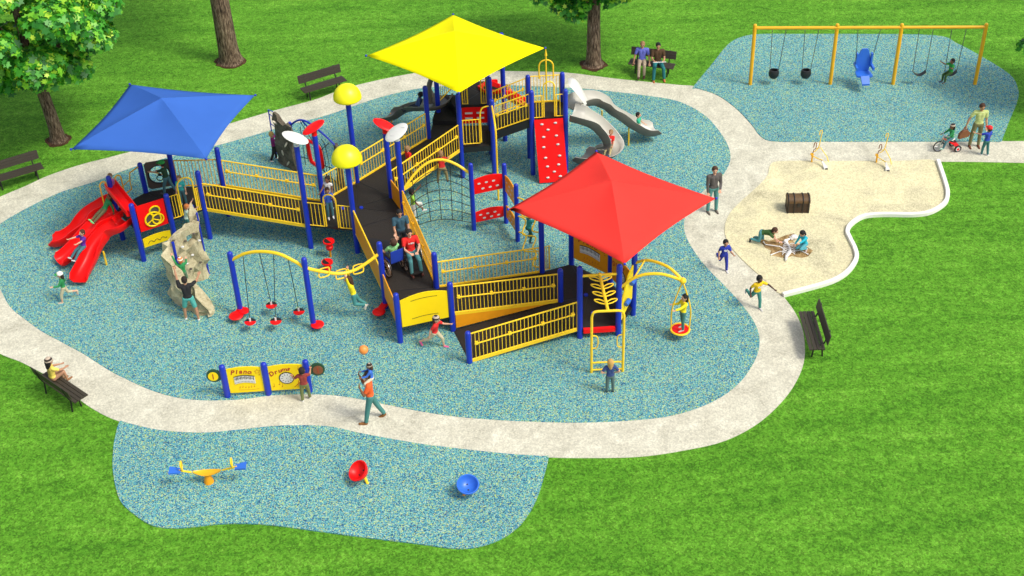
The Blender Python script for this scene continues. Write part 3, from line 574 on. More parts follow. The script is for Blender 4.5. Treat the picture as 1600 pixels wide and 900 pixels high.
# ---- low deck (red roof): music panels, triangle panel, loops, spinner arm
def text(s, fr, u, v, size, d, mat, parent, rot=0):
    cu = bpy.data.curves.new('lettering', 'FONT'); cu.body = s; cu.size = size; cu.extrude = .003; cu.offset = .006; cu.align_x = 'CENTER'; cu.shear = .25
    o = bpy.data.objects.new('lettering', cu); me = bpy.data.meshes.new_from_object(o); bpy.data.objects.remove(o)
    Mx = Matrix((fr.U, fr.Z, fr.N)).transposed() @ Matrix.Rotation(rot, 3, 'Z'); og = org(parent); base = fr(u, v, d)
    for vv in me.vertices: vv.co = base + Mx @ vv.co - og
    me.materials.append(mat); ob = bpy.data.objects.new('lettering', me); COL.objects.link(ob); ob.parent = parent; return ob
def music(a, b, z0, z1, kind, parent, name, mat='panelyellow', label=None):
    o, fr = panel(a, b, z0, z1, mat, arch=.05, inset=.1, parent=parent, name=name, label=label); L = fr.len; h = z1 - z0; s = h / .95
    inkm = M['ink']
    if kind == 'Piano':
        for i, ch in enumerate('Piano'): text(ch, fr, L * (.22 + .10 * i), z0 + h * (.78 + .025 * math.sin(i * .9)), .23 * s, .018, inkm, o, R(4 - 3 * i))
        mb = MB(); top = lambda u: z0 + h * (.66 + .05 * math.sin((u / L - .25) * 7)); n = 16; us = [L * (.24 + .50 * i / n) for i in range(n + 1)]
        mb.plate(fr, [(u, top(u) - h * .28) for u in us] + [(u, top(u)) for u in us[::-1]], .016, .034); mb.build('keyboard', M['white'], o, smooth=False)
        mb = MB()
        for i in range(14):
            u = L * (.265 + .034 * i); mb.obox(fr(u, top(u) - h * .075, .036), fr.U * .010, fr.N * .002, fr.Z * (.055 * s if i % 3 else .03 * s)); mb.obox(fr(u, top(u) - h * .235, .036), fr.U * .005, fr.N * .002, fr.Z * .02 * s)
        mb.tube([fr(u, top(u) + .012, .03) for u in us], .012, 5); mb.build('keys', M['inkblack'], o, smooth=False)
        mb = MB()
        for i in range(6): u = L * (.34 + .07 * i); v = z0 + h * (.20 + .02 * math.sin(i * 1.7)); mb.ell(fr(u, v, .018), .018, .012, .006, Matrix((fr.U, fr.Z, fr.N)).transposed(), 8, 4); mb.obox(fr(u + .014, v + .035, .018), fr.U * .003, fr.N * .002, fr.Z * .035)
        mb.tube([fr(L * (.30 + .5 * i / 12), z0 + h * (.12 - .02 * math.sin(i * .26)), .017) for i in range(13)], .004, 4)
        st = [fr(L * .82 + .085 * (1 if i % 2 == 0 else .45) * math.sin(R(36 * i)), z0 + h * .84 + .085 * (1 if i % 2 == 0 else .45) * math.cos(R(36 * i)), .018) for i in range(10)]; mb.tube(st, .005, 4, closed=True)
        mb.ell(fr(L * .86, z0 + h * .70, .018), .022, .018, .006, Matrix((fr.U, fr.Z, fr.N)).transposed(), 5, 4); mb.ell(fr(L * .68, z0 + h * .76, .018), .012, .012, .006, Matrix((fr.U, fr.Z, fr.N)).transposed(), 5, 4); mb.build('music_notes', inkm, o)
    else:
        for i, ch in enumerate('Drums'): text(ch, fr, L * (.18 + .095 * i), z0 + h * (.64 + .17 * math.sin(R(20 * i))), .22 * s, .018, inkm, o, R(38 - 13 * i))
        mb = MB(); cu, cv, r = L * .50, z0 + h * .50, .21 * s; disk = lambda r, d0, d1, n=24: mb.plate(fr, [(cu + r * math.cos(2 * math.pi * j / n), cv + r * math.sin(2 * math.pi * j / n)) for j in range(n)], d0, d1)
        disk(r * 1.12, .016, .026); mb.build('drum_rim', M['inkblack'], o, smooth=False); mb = MB(); disk = None
        mb.plate(fr, [(cu + r * (.94 + .05 * (j % 2)) * math.cos(2 * math.pi * j / 24), cv + r * (.94 + .05 * (j % 2)) * math.sin(2 * math.pi * j / 24)) for j in range(24)], .0265, .032); mb.build('drum_head', M['white'], o, smooth=False)
        mb = MB()
        for j in range(10): a_ = 2 * math.pi * j / 10; mb.obox(fr(cu + r * .66 * math.cos(a_), cv + r * .66 * math.sin(a_), .034), (fr.U * math.cos(a_) + fr.Z * math.sin(a_)) * .028, (fr.U * -math.sin(a_) + fr.Z * math.cos(a_)) * .006, fr.N * .002)
        mb.ell(fr(cu, cv, .034), .012, .012, .004, Matrix((fr.U, fr.Z, fr.N)).transposed(), 8, 4); mb.build('drum_marks', M['inkblack'], o)
        mb = MB()
        for u, v, q_ in ((.16, .16, .02), (.30, .24, .022), (.36, .14, .018), (.80, .84, .02)):
            mb.ell(fr(L * u, z0 + h * v, .018), q_, q_ * .7, .006, Matrix((fr.U, fr.Z, fr.N)).transposed(), 8, 4); mb.obox(fr(L * u + q_ * .8, z0 + h * v + .06, .018), fr.U * .004, fr.N * .002, fr.Z * .06)
        mb.tube([fr(L * .84 + .035 * math.sin(i * .9) * (1 - i / 16), z0 + h * (.70 + .015 * i), .018) for i in range(12)], .006, 5)
        for q0, q1 in (((.66, .10), (.86, .36)), ((.74, .08), (.78, .38))): mb.cyl(fr(L * q0[0], z0 + h * q0[1], .02), fr(L * q1[0], z0 + h * q1[1], .02), .008, n=5)
        mb.build('music_notes', inkm, o)
    return o
music('D5', 'D7', .62, 1.52, 'Piano', PS, 'play_panel', 'orange', 'piano panel under the red roof, roof shade painted in as amber')  # both music boards: canopy shade put into the yellow, hence amber
music('D7', 'D8', .55, 1.45, 'Drums', PS, 'play_panel', 'orange', 'drum panel under the red roof, roof shade painted in as amber')
fr = Frame(P['D6'], P['D8']); mb = MB().plate(fr, [(.1, .42), (fr.len - .15, .75), (fr.len - .1, 1.9), (fr.len * .6, 1.75), (.1, .95)], -.02, .02); o = mb.build('play_panel', M['panelyellow'], PS, smooth=False); o['label'] = 'bright yellow slanted panel with two blue rollers'
for u, v in ((.72, 1.45), (.38, .95)): MB().cyl(fr(fr.len * u - .1, v, .09), fr(fr.len * u + .12, v + .02, .09), .075).build('roller', M['bluepl'], o)
mb = MB(); zb = 2.24; a = V(*P['D2'], zb); b = V(*P['D6'], zb); mb.cyl(a, b, .042); m = (a + b) / 2; lad = (at(924, 583) + at(973, 581)) / 2; e = V(lad.x, lad.y, 2.2); mb.tube([m + V(0, .05, 0), m.lerp(e, .5), e], .045); mb.ell(m, .07, .07, .07)
for i in range(4):
    c = m.lerp(e, .14 + .21 * i)
    for s in (-1, 1):
        dd = V(s * .30, .14, 0); sp = V(0, -.10, 0); mb.tube(spline([c, c + dd * .5 + sp * -.6, c + dd + sp * -.1, c + dd * .95 + sp * .6, c + dd * .5 + sp * 1.0, c + sp * .8], 4), .019, 6)
mb.build('loop_ladder', M['yellow'], PS)
l0 = at(924, 583); l1 = at(973, 581); mb = MB(); up = V(0, 0, 1); dx = (l1 - l0).normalized()
mb.tube([l0] + spline([l0 + up * 2.0, l0 + up * 2.16 + dx * .05, l0 + up * 2.2 + dx * .18], 4) + spline([l1 + up * 2.2 - dx * .18, l1 + up * 2.16 - dx * .05, l1 + up * 2.0], 4) + [l1], .038)
for z in (.12, .38): mb.cyl(l0 + up * z, l1 + up * z, .026)
for l, s in ((l0, 1), (l1, -1)): mb.tube(spline([l + up * 1.35, l + dx * .16 * s + up * 1.3, l + dx * .16 * s + up * .95, l + up * .9], 4), .018)
mb.build('ladder_frame', M['yellow'], PS)
hub = at(1062, 527) + up * 2.05; mb = MB()
mb.tube(spline([V(*P['D6'], 1.72), V(*P['D6'], 1.72).lerp(hub, .3) + up * .35, V(*P['D6'], 1.72).lerp(hub, .65) + up * .33, hub], 6), .045)
mb.tube(spline([V(*P['D8'], 1.90), V(*P['D8'], 1.90).lerp(hub, .3) + up * .28, V(*P['D8'], 1.90).lerp(hub, .7) + up * .28, hub], 6), .045)
mb.cyl(V(*P['D6'], 1.72).lerp(hub, .22) + up * .27, V(*P['D8'], 1.90).lerp(hub, .22) + up * .25, .024); mb.ell(hub, .10, .10, .09); mb.build('spinner_arm', M['yellow'], PS)
SP = thing('hanging_spinner', 'red standing disc hung from the curved yellow arm, a girl in yellow riding it', 'spinner', (hub.x, hub.y, 0)); h0 = V(hub.x, hub.y, 0)
mb = MB(); mb.cyl(h0 + up * .26, h0 + up * .31, .22, .25, 20); mb.build('disc', M['red'], SP)
mb = MB(); mb.tube([h0 + V(.27 * math.cos(2 * math.pi * i / 20), .27 * math.sin(2 * math.pi * i / 20), .30) for i in range(20)], .03, 8, closed=True); mb.build('rim', M['yellow'], SP)
for s in (-1, 1): mb = MB(); mb.tube(spline([hub - up * .05, h0 + V(s * .13, 0, 1.6), h0 + V(s * .27, 0, 1.0), h0 + V(s * .26, 0, .31)], 5), .022); mb.build('hanger_bar', M['yellow'], SP)
MB().cyl(h0 + up * .14, h0 + up * .26, .05, .12).build('bearing', M['black'], SP)

# ------------------------------------------------------------------ arched disc swing frame
H1 = V(-8.17, 32.67, 0); H2 = V(-5.91, 31.92, 0); HS = thing('arched_swing_frame', 'wavy yellow overhead bar on two blue posts, reaching the ramp post, four discs hanging below', 'climbing frame', H1[:])
post(H1, 2.36, parent=HS); post(H2, 2.59, parent=HS)
def yb(px, py, g): # height at ground pt g for image row py
    lo, hi = 0, 6
    for _ in range(40):
        m_ = (lo + hi) / 2
        if pix((g.x, g.y, m_))[1] > py: lo = m_
        else: hi = m_
    return lo
c1 = V(*P['C1'], 0); bar = [H1 + up * yb(0, 407, H1)]
for t, py in ((.22, 396), (.45, 393), (.68, 397), (.88, 409)): g_ = H1.lerp(H2, t); bar.append(g_ + up * yb(0, py, g_))
bar.append(H2 + up * yb(0, 418, H2))
for t, py in ((.2, 424), (.42, 427.5), (.62, 423), (.82, 410)): g_ = H2.lerp(c1, t); bar.append(g_ + up * yb(0, py, g_))
bar.append(c1 + up * yb(0, 395, c1)); bars = spline(bar, 6); MB().tube(bars, .05).build('overhead_bar', M['yellow'], HS)
for t in (.24, .46, .68):
    g_ = H2.lerp(c1, t); p = min(bars, key=lambda q_: (V(q_.x, q_.y, 0) - g_).length); dd = (c1 - H2).normalized(); sd_ = V(-dd.y, dd.x, 0); mb = MB()
    lp = [(-.17, .11), (-.17, -.11), (-.11, -.17), (.11, -.17), (.17, -.11), (.17, .11), (.11, .17), (-.11, .17)]
    mb.tube(spline([p + dd * (x * .9 + y * .35) + sd_ * y * 1.2 - up * .02 for x, y in lp], 3, True), .020, 6, closed=True); mb.build('hand_loop', M['yellow'], HS)
def saucer(c, r, parent, z=.22, arm=None):
    mb = MB(); prof = [(.05, -.5), (.5, -.45), (.9, -.2), (1, 0), (.95, .12), (.6, .16), (.05, .16)]
    mb.rings([[V(c.x + q_ * r * math.cos(a_), c.y + q_ * r * math.sin(a_), z + h_ * .16) for a_ in [2 * math.pi * i / 20 for i in range(20)]] for q_, h_ in prof])
    if arm is not None: mb.beam(V(arm.x, arm.y, z), V(c.x, c.y, z), .2, .07)
    return mb.build('foot_disc', M['red'], parent, ang=60)
saucer(at(369, 494, .2), .22, HS, .22, H1); saucer(at(382, 488, .2), .16, HS, .26, H1); saucer(at(496, 507, .2), .2, HS, .2, H2); saucer(at(592, 487, .2), .2, PS, .2, c1)
for (tx, ty, bx, by, lab) in ((382, 398, 391, 503, 'leftmost hanging red and black disc under the wavy bar'), (403, 395, 424, 477, 'hanging disc behind the two front ones, left of the middle rope'), (426, 398, 431, 502, 'front hanging disc in the middle under the wavy bar'), (449, 405, 467, 487, 'rightmost hanging disc beside the right blue post')):
    b_ = at(bx, by, .38); t_ = min(bars, key=lambda q_: abs(pix(q_)[0] - tx) + abs(pix(q_)[1] - ty)); o = thing('disc_swing', lab, 'disc swing', (b_.x, b_.y, 0), group='disc swings under the wavy bar')
    mb = MB()
    mb.cur = 0; mb.add([V(b_.x, b_.y, b_.z + .035)] + [V(b_.x + .165 * math.cos(a_), b_.y + .165 * math.sin(a_), b_.z + .02) for a_ in [math.pi * i / 10 for i in range(11)]], [(0, i, i + 1) for i in range(1, 11)])
    mb.cur = 1; mb.add([V(b_.x, b_.y, b_.z + .035)] + [V(b_.x + .165 * math.cos(a_), b_.y + .165 * math.sin(a_), b_.z + .02) for a_ in [math.pi + math.pi * i / 10 for i in range(11)]], [(0, i, i + 1) for i in range(1, 11)])
    mb.rings([[V(b_.x + r_ * math.cos(a_), b_.y + r_ * math.sin(a_), b_.z + h_) for a_ in [2 * math.pi * i / 20 for i in range(20)]] for r_, h_ in ((.165, .02), (.17, 0), (.13, -.04), (.02, -.05))], cap=False)
    mb.build('seat', [M['black'], M['red']], o); MB().cyl(b_ + up * .03, b_ + up * .14, .03).build('collar', M['white'], o); MB().cyl(b_ + up * .1, t_, .011, n=6).build('rope', M['rope'], o)
# step pods
for px, py, h_, lab in ((517, 402, .62, 'taller red and black step pod on a yellow stem, under the bridge end'), (513, 424, .36, 'lower red and black step pod beside the hand loops')):
    p = at(px, py); o = thing('step_pod', lab, 'step pod', p[:], group='step pods'); MB().cyl(p, p + up * (h_ - .12), .035).build('stem', M['orange'], o)
    mb = MB(); mb.rings([[V(p.x + r_ * math.cos(a_), p.y + r_ * math.sin(a_), h_ + z_) for a_ in [2 * math.pi * i / 18 for i in range(18)]] for r_, z_ in ((.10, -.30), (.12, -.2), (.07, -.14), (.13, -.08), (.185, -.02), (.18, .02), (.02, .03))]); mb.build('pod', M['red'], o)
    mb = MB(); mb.add([V(p.x - .01, p.y, h_ + .034)] + [V(p.x + .15 * math.cos(a_), p.y + .15 * math.sin(a_), h_ + .034) for a_ in [R(130) + math.pi * i / 8 for i in range(9)]], [(0, i, i + 1) for i in range(1, 9)]); mb.build('grip_pad', M['black'], o)

# ------------------------------------------------------------------ rock climber
def rockwall(base, hts, th, name, mat, parent, seed=1, hole=None, rows=7, jit=.09):
    rnd = random.Random(seed); n = len(base); fr_, bk = [], []
    for i, (b_, h_) in enumerate(zip(base, hts)):
        t_ = (base[min(i + 1, n - 1)] - base[max(i - 1, 0)]).normalized(); nn = V(t_.y, -t_.x, 0); f_, k_ = [], []
        for r_ in range(rows + 1):
            v_ = r_ / rows; z_ = h_ * v_ + (rnd.uniform(-.05, .05) if 0 < r_ else 0); tw = th * (1 - .45 * v_)
            f_.append(V(b_.x, b_.y, z_) + nn * (tw / 2 + rnd.uniform(-jit, jit)) + t_ * rnd.uniform(-.06, .06)); k_.append(V(b_.x, b_.y, z_) - nn * (tw / 2 + rnd.uniform(-jit, jit) * .6) + t_ * rnd.uniform(-.06, .06))
        fr_.append(f_); bk.append(k_)
    mb = MB(); W = rows + 1; vs = [p for c_ in fr_ for p in c_] + [p for c_ in bk for p in c_]; o_ = n * W; fs = []
    for i in range(n - 1):
        for r_ in range(rows):
            if hole and i in hole[0] and r_ in hole[1]:
                a, b, c_, d_ = i * W + r_, (i + 1) * W + r_, (i + 1) * W + r_ + 1, i * W + r_ + 1
                if i - 1 not in hole[0]: fs.append((a, d_, d_ + o_, a + o_))
                if i + 1 not in hole[0]: fs.append((b, c_, c_ + o_, b + o_))
                if r_ - 1 not in hole[1]: fs.append((a, b, b + o_, a + o_))
                if r_ + 1 not in hole[1]: fs.append((d_, c_, c_ + o_, d_ + o_))
                continue
            for off in (0, o_):
                a, b, c_, d_ = off + i * W + r_, off + (i + 1) * W + r_, off + (i + 1) * W + r_ + 1, off + i * W + r_ + 1
                fs += [(a, b, c_), (a, c_, d_)] if rnd.random() < .5 else [(a, b, d_), (b, c_, d_)]
        fs.append((i * W + rows, (i + 1) * W + rows, o_ + (i + 1) * W + rows, o_ + i * W + rows)); fs.append((i * W, o_ + i * W, o_ + (i + 1) * W, (i + 1) * W))
    for i in (0, n - 1):
        for r_ in range(rows): fs.append((i * W + r_, i * W + r_ + 1, o_ + i * W + r_ + 1, o_ + i * W + r_))
    mb.add(vs, fs); return mb.build(name, M[mat], parent, smooth=False), fr_
def lin(a, b, n): return [a.lerp(b, i / n) for i in range(n + 1)]
ra, rb = at(277, 455), at(325, 428)
RC = thing('rock_climber', 'beige faceted rock climbing sculpture with a hole and a blue ladder at its side', 'rock climber', ra[:])
o, g_ = rockwall(lin(ra, rb, 7), [1.75, 1.85, 1.95, 2.0, 2.05, 2.1, 2.1, 2.05], .30, 'rock_wall', 'rock', RC, 3, ((4, 5), (4, 4)), 6, .085); o['label'] = 'taller pierced rock slab'
for i, r_ in ((1, 6), (3, 5), (2, 5), (4, 3), (2, 3), (5, 2), (3, 2), (6, 4), (5, 5), (1, 4)): MB().ell(g_[i][r_] + V(.1, -.05, .03), .055, .05, .03, None, 7, 4).build('hold', M['brown'] if i % 2 else M['holdgrey'], o)
cur = spline([at(276, 462), at(280, 472), at(290, 478), at(304, 483), at(319, 489), at(334, 493)], 2)
o, g_ = rockwall(cur, [2.0, 1.95, 1.8, 1.5, 1.25, 1.1, 1.05, .9, .75, .5, .25], .32, 'rock_wall', 'rock', RC, 8, None, 6, .14); o['label'] = 'lower curved rock slab stepping down to the front'
o, g_ = rockwall(lin(at(314, 428), at(325, 424), 2), [2.2, 2.55, 2.3], .16, 'rock_wall', 'rock', RC, 5, None, 8, .05); o['label'] = 'narrow rock fin under the arch'
p = at(327, 430); q_ = at(321, 418); mb = MB()
for s in (p, q_): mb.cyl(s, s + up * 2.35, .028)
for i in range(11): mb.cyl(p + up * (.2 + .2 * i), q_ + up * (.2 + .2 * i + .05 * (-1) ** i), .018)
mb.build('side_ladder', M['blue'], RC)
for b_, h_ in ((at(288, 462), 2.0), (at(291, 480), 1.2)): MB().cyl(b_, b_ + up * h_, .045).build('support_post', M['blue'], RC)

# ------------------------------------------------------------------ rear web climber
wl0, wl1, wr = at(438, 252), at(465, 268), at(533, 290)
WC = thing('web_climber', 'brown rock panel, curved blue bar, rope web and red ring behind the bridge', 'web climber', wl0[:])
o, g_ = rockwall(lin(wl0, wl1, 5), [2.0, 1.95, 1.85, 1.7, 1.8, 1.75], .2, 'rock_panel', 'darkrock', WC, 4, None, 7, .05)
for i, r_ in ((1, 6), (3, 4), (2, 2), (4, 5), (3, 1)): MB().ell(g_[i][r_] + V(0, -.06, 0), .12, .05, .035, Matrix.Rotation(.7 * i, 3, 'Y'), 8, 5).build('hold', M['hold'], o)
l2 = at(431, 248); mb = MB(); mb.tube([l2, l2 + up * 1.98, wl0 + up * 2.0], .022)
for i in range(5): mb.cyl(l2 + up * (.3 + .38 * i), wl0 + up * (.25 + .38 * i), .015)
mb.build('ladder', M['blue'], WC)
o, g_ = rockwall(lin(wr + V(-.05, .2, 0), wr + V(.15, -.6, 0), 3), [1.6, 1.7, 1.6, 1.3], .18, 'rock_panel', 'darkrock', WC, 6, None, 6, .04)
pp = at(463, 262); post(pp, 1.85, .06, parent=WC)
mb = MB(); mb.tube(spline([pp + up * 1.7, pp.lerp(wr, .22) + up * 2.05, pp.lerp(wr, .45) + up * 2.1, pp.lerp(wr, .75) + up * 1.85, wr + up * 1.55], 6), .035); mb.tube([pp.lerp(wr, .3) + up * 2.08, pp.lerp(wr, .5) + V(-.1, .6, 1.4), pp.lerp(wr, .55) + V(-.1, .8, .0)], .028); mb.build('curved_bar', M['blue'], WC)
rc = pp.lerp(wr, .5) + V(0, -.05, .95); dw = (wr - pp).normalized(); ringp = [rc + dw * x + up * y for x, y in ((-.26, .42), (-.30, .36), (-.26, -.3), (-.16, -.42), (.12, -.50), (.26, -.46), (.30, -.36), (.26, .2), (.18, .34), (0, .42))]
mb = MB(); mb.tube(spline(ringp, 3, True), .065, 8, closed=True); mb.build('ring', M['red'], WC)
mb = MB()
for a_, t_, z_ in ((ringp[0], .02, 1.5), (ringp[9], .25, 2.02), (ringp[8], .6, 2.0), (ringp[7], .85, 1.6), (ringp[6], 1, .6), (ringp[4], .9, .05), (ringp[2], .05, .5), (ringp[1], .0, 1.0), (ringp[5], .75, .05)): mb.cyl(a_, pp.lerp(wr, t_) + up * z_, .014, n=5)
for k in (1.5, 2.1): mb.tube(spline([rc + (q_ - rc) * k for q_ in (ringp[0], ringp[2])] , 4), .012, 5); mb.tube(spline([rc + (q_ - rc) * k for q_ in (ringp[8], ringp[7], ringp[6])], 4), .012, 5)
mb.build('rope_web', M['rope'], WC)

# ------------------------------------------------------------------ freestanding music panel
q3 = [at(356, 620), at(420, 616), at(484, 612)]
MP = thing('music_panel', 'low freestanding yellow piano and drum panel on three blue posts beside the path', 'music panel', q3[0][:])
for p in q3: post(p, 1.16, .09, parent=MP)
music(q3[0][:2], q3[1][:2], .14, 1.0, 'Piano', MP, 'piano_board'); music(q3[1][:2], q3[2][:2], .14, 1.0, 'Drums', MP, 'drum_board')
for p, s, m_, fx in ((q3[0], -1, 'panelyellow', .26), (q3[2], 1, 'bag', .30)):
    fr = Frame(q3[0][:2], q3[2][:2]); fr.p = V(p.x, p.y, 0); mb = MB(); mb.plate(fr, [(s * (fx + .21 * math.cos(2 * math.pi * i / 20)), .80 + .22 * math.sin(2 * math.pi * i / 20)) for i in range(20)], -.02, .02)
    mb.obox(fr(s * .12, .78, 0), fr.U * .1, fr.N * .018, fr.Z * .13); o = mb.build('side_disc', M['dgreen'], MP, smooth=False)
    mb = MB(); mb.plate(fr, [(s * (fx + .02) + .14 * math.cos(2 * math.pi * i / 20), .79 + .15 * math.sin(2 * math.pi * i / 20)) for i in range(20)], .0205, .035); d_ = mb.build('dial', M[m_], o, smooth=False)
    mb = MB(); mb.obox(fr(s * (fx + .02), .79, .04), fr.U * .012, fr.N * .006, fr.Z * .09); mb.build('pointer', M['ink'], o)

# ------------------------------------------------------------------ swing set
def gp(px, py): return at(px, py)
sw = [gp(1172, 133), gp(1297, 132.5), gp(1395, 132.5), gp(1523, 132.5)]
SW = thing('swing_set_frame', 'long amber swing frame with four posts at the edge of the far rubber area', 'swing set', sw[0][:])
for p in sw: post(p, 2.52, .07, parent=SW, mat='swingyellow')
MB().cyl(sw[0] + up * 2.36, sw[3] + up * 2.36, .06, n=12).build('top_beam', M['swingyellow'], SW)
def beam_at(px):   # point on the beam seen at image column px
    return min([sw[0].lerp(sw[3], i / 400) + up * 2.31 for i in range(401)], key=lambda p: abs(pix(p)[0] - px))
def chains(o, tops, ends):
    for t_, e in zip(tops, ends):
        a_ = beam_at(t_); mb = MB(); mb.cyl(a_, e, .009, n=5); k = int((a_ - e).length / .06)
        for i in range(k): c_ = a_.lerp(e, (i + .5) / k); mb.obox(c_, V(.016 if i % 2 else .006, 0, 0), V(0, .006 if i % 2 else .016, 0), up * .02)
        mb.build('chain', M['chain'], o)
def swpt(px0, px1, z): m_ = (beam_at(px0) + beam_at(px1)) / 2; return V(m_.x, m_.y, z)
for t0, t1, lab in ((1207, 1229, 'black toddler bucket swing nearest the left end post'), (1258, 1280, 'black toddler bucket swing next to the second post')):
    c_ = swpt(t0, t1, .48); o = thing('bucket_swing', lab, 'swing', (c_.x, c_.y, 0), group='bucket swings'); c_ = c_ + V(-.05, 0, 0); mb = MB()
    mb.rings([[c_ + V(r_ * math.cos(a_), r_ * .85 * math.sin(a_), z_) for a_ in [2 * math.pi * i / 16 for i in range(16)]] for r_, z_ in ((.05, -.19), (.13, -.16), (.19, -.06), (.20, .06), (.17, .16), (.13, .16), (.13, 0), (.05, -.08))]); mb.build('seat', M['black'], o)
    MB().tube([c_ + V(.175 * math.cos(2 * math.pi * i / 16), .15 * math.sin(2 * math.pi * i / 16), .15) for i in range(16)], .02, 6, closed=True).build('seat_rim', M['steel'], o) if False else None
    chains(o, (t0, t1), (c_ + V(-.16, 0, .14), c_ + V(.16, 0, .14)))
c_ = swpt(1437, 1458, .46); o = thing('belt_swing', 'empty black belt swing between the third post and the child', 'swing', (c_.x, c_.y, 0)); mb = MB(); rr = []
for i in range(13):
    t_ = -1 + i / 6; p = c_ + V(.24 * t_, 0, .15 * t_ * t_ - .05); rr.append([p + V(0, -.09, 0), p + V(0, .09, 0), p + V(0, .09, .022), p + V(0, -.09, .022)])
mb.rings(rr); mb.build('seat', M['black'], o); chains(o, (1437, 1458), (c_ + V(-.24, 0, .1), c_ + V(.24, 0, .1)))
c2_ = swpt(1487, 1510, .62) + V(-.12, -.25, 0); o = thing('belt_swing', 'black belt swing with a child in green sitting on it', 'swing', (c2_.x, c2_.y, 0)); mb = MB(); rr = []
for i in range(13):
    t_ = -1 + i / 6; p = c2_ + V(.22 * t_, 0, .15 * t_ * t_ - .07); rr.append([p + V(0, -.09, 0), p + V(0, .09, 0), p + V(0, .09, .022), p + V(0, -.09, .022)])
mb.rings(rr); mb.build('seat', M['black'], o); chains(o, (1487, 1510), (c2_ + V(-.22, 0, .1), c2_ + V(.22, 0, .1))); SWKID = c2_
c_ = swpt(1341, 1376, .62) + V(-.05, -.2, 0); o = thing('chair_swing', 'large blue moulded chair swing with a high back', 'swing', (c_.x, c_.y, 0))
fr = Frame((c_.x - .5, c_.y + .22), (c_.x + .5, c_.y + .22)); back_ = [(.28, .55), (.72, .55), (.76, .8), (.72, 1.2), (.66, 1.42), (.60, 1.50), (.40, 1.50), (.34, 1.42), (.28, 1.2), (.24, .8)]
mb = MB(); mb.plate(fr, back_, -.03, .03); o1 = mb.build('backrest', M['bluepl'], o, ang=30)
mb = MB(); mb.slab([V(c_.x - .26, c_.y + .22, .60), V(c_.x - .30, c_.y - .22, .62), V(c_.x - .16, c_.y - .25, .62), V(c_.x - .14, c_.y - .50, .42), V(c_.x + .14, c_.y - .50, .42), V(c_.x + .16, c_.y - .25, .62), V(c_.x + .30, c_.y - .22, .62), V(c_.x + .26, c_.y + .22, .60)], .07); mb.build('seat', M['bluepl'], o, ang=30)
for s in (-1, 1): mb = MB(); mb.obox(V(c_.x + s * .30, c_.y + .06, .86), V(.035, 0, 0), V(0, .26, 0), up * .06); mb.obox(V(c_.x + s * .27, c_.y + .17, 1.08), V(.03, 0, 0), V(0, .08, 0), up * .26); mb.build('armrest', M['bluepl'], o, ang=30)
chains(o, (1341, 1376), (V(c_.x - .3, c_.y + .18, 1.05), V(c_.x + .3, c_.y + .18, 1.05)))

# ------------------------------------------------------------------ benches
def make_bench():
    b_ = thing('park_bench', '', 'bench', (0, 0, 0), group='brown park benches')
    mb = MB()
    for i in range(4): mb.box((0, .02 + .115 * i, .45), 1.75, .10, .035)
    mb.box((0, .2, .425), 1.6, .06, .02); mb.build('seat', M['bench'], b_, world=False)
    mb = MB()
    for i in range(3): mb.obox(V(0, .47 + .02 * i, .66 + .105 * i), V(.875, 0, 0), V(0, .014, 0), V(0, .010, .047))
    mb.build('backrest', M['bench'], b_, world=False)
    for s in (-1, 1):
        mb = MB(); x = s * .62; mb.tube([(x, .12, 0), (x, .16, .40), (x, .40, .42), (x, .47, .60), (x, .54, .93)], .025); mb.tube([(x, .42, 0), (x, .38, .40)], .025); mb.tube([(x, 0, .42), (x, .40, .42)], .02); mb.build('leg', M['iron'], b_, world=False)
    return b_
bench0 = make_bench(); used = [False]
def bench(p, ang, lab):
    o = copy_tree(bench0) if used[0] else bench0; used[0] = True
    o.location = p; o.rotation_euler = (0, 0, ang); o['label'] = lab; return o
def dirang(a, b): d_ = b - a; return math.atan2(d_.y, d_.x)
a, b = at(9, 296), at(65, 279); ang1 = dirang(a, b)
bench(a.lerp(b, .5) - Matrix.Rotation(ang1, 3, 'Z') @ V(.1, .12, 0), ang1, 'empty park bench at the left edge of the photo, on the grass above the path')
a, b = at(488, 156), at(534, 142); ang2 = dirang(a, b); bench(a.lerp(b, .45) - Matrix.Rotation(ang2, 3, 'Z') @ V(0, .12, 0), ang2, 'empty park bench between the blue and yellow shade roofs')
a, b = at(992, 116), at(1041, 122); ang3 = dirang(a, b); BN = bench(a.lerp(b, .5) - Matrix.Rotation(ang3, 3, 'Z') @ V(0, .05, 0), ang3, 'park bench where a man and a woman sit together')
a, b = at(1250, 489, .45), at(1266, 545, .45); ang4 = dirang(b, a) ; bp_ = a.lerp(b, .5); bench(V(bp_.x, bp_.y, 0), ang4 + math.pi, 'empty park bench on the right lawn beside the bend of the path')
a, b = at(79, 579, .45), at(135, 617, .45); ang5 = dirang(b, a); bp_ = a.lerp(b, .5); BL = bench(V(bp_.x, bp_.y, 0), ang5, 'park bench seen from behind with a girl in yellow sitting on it')

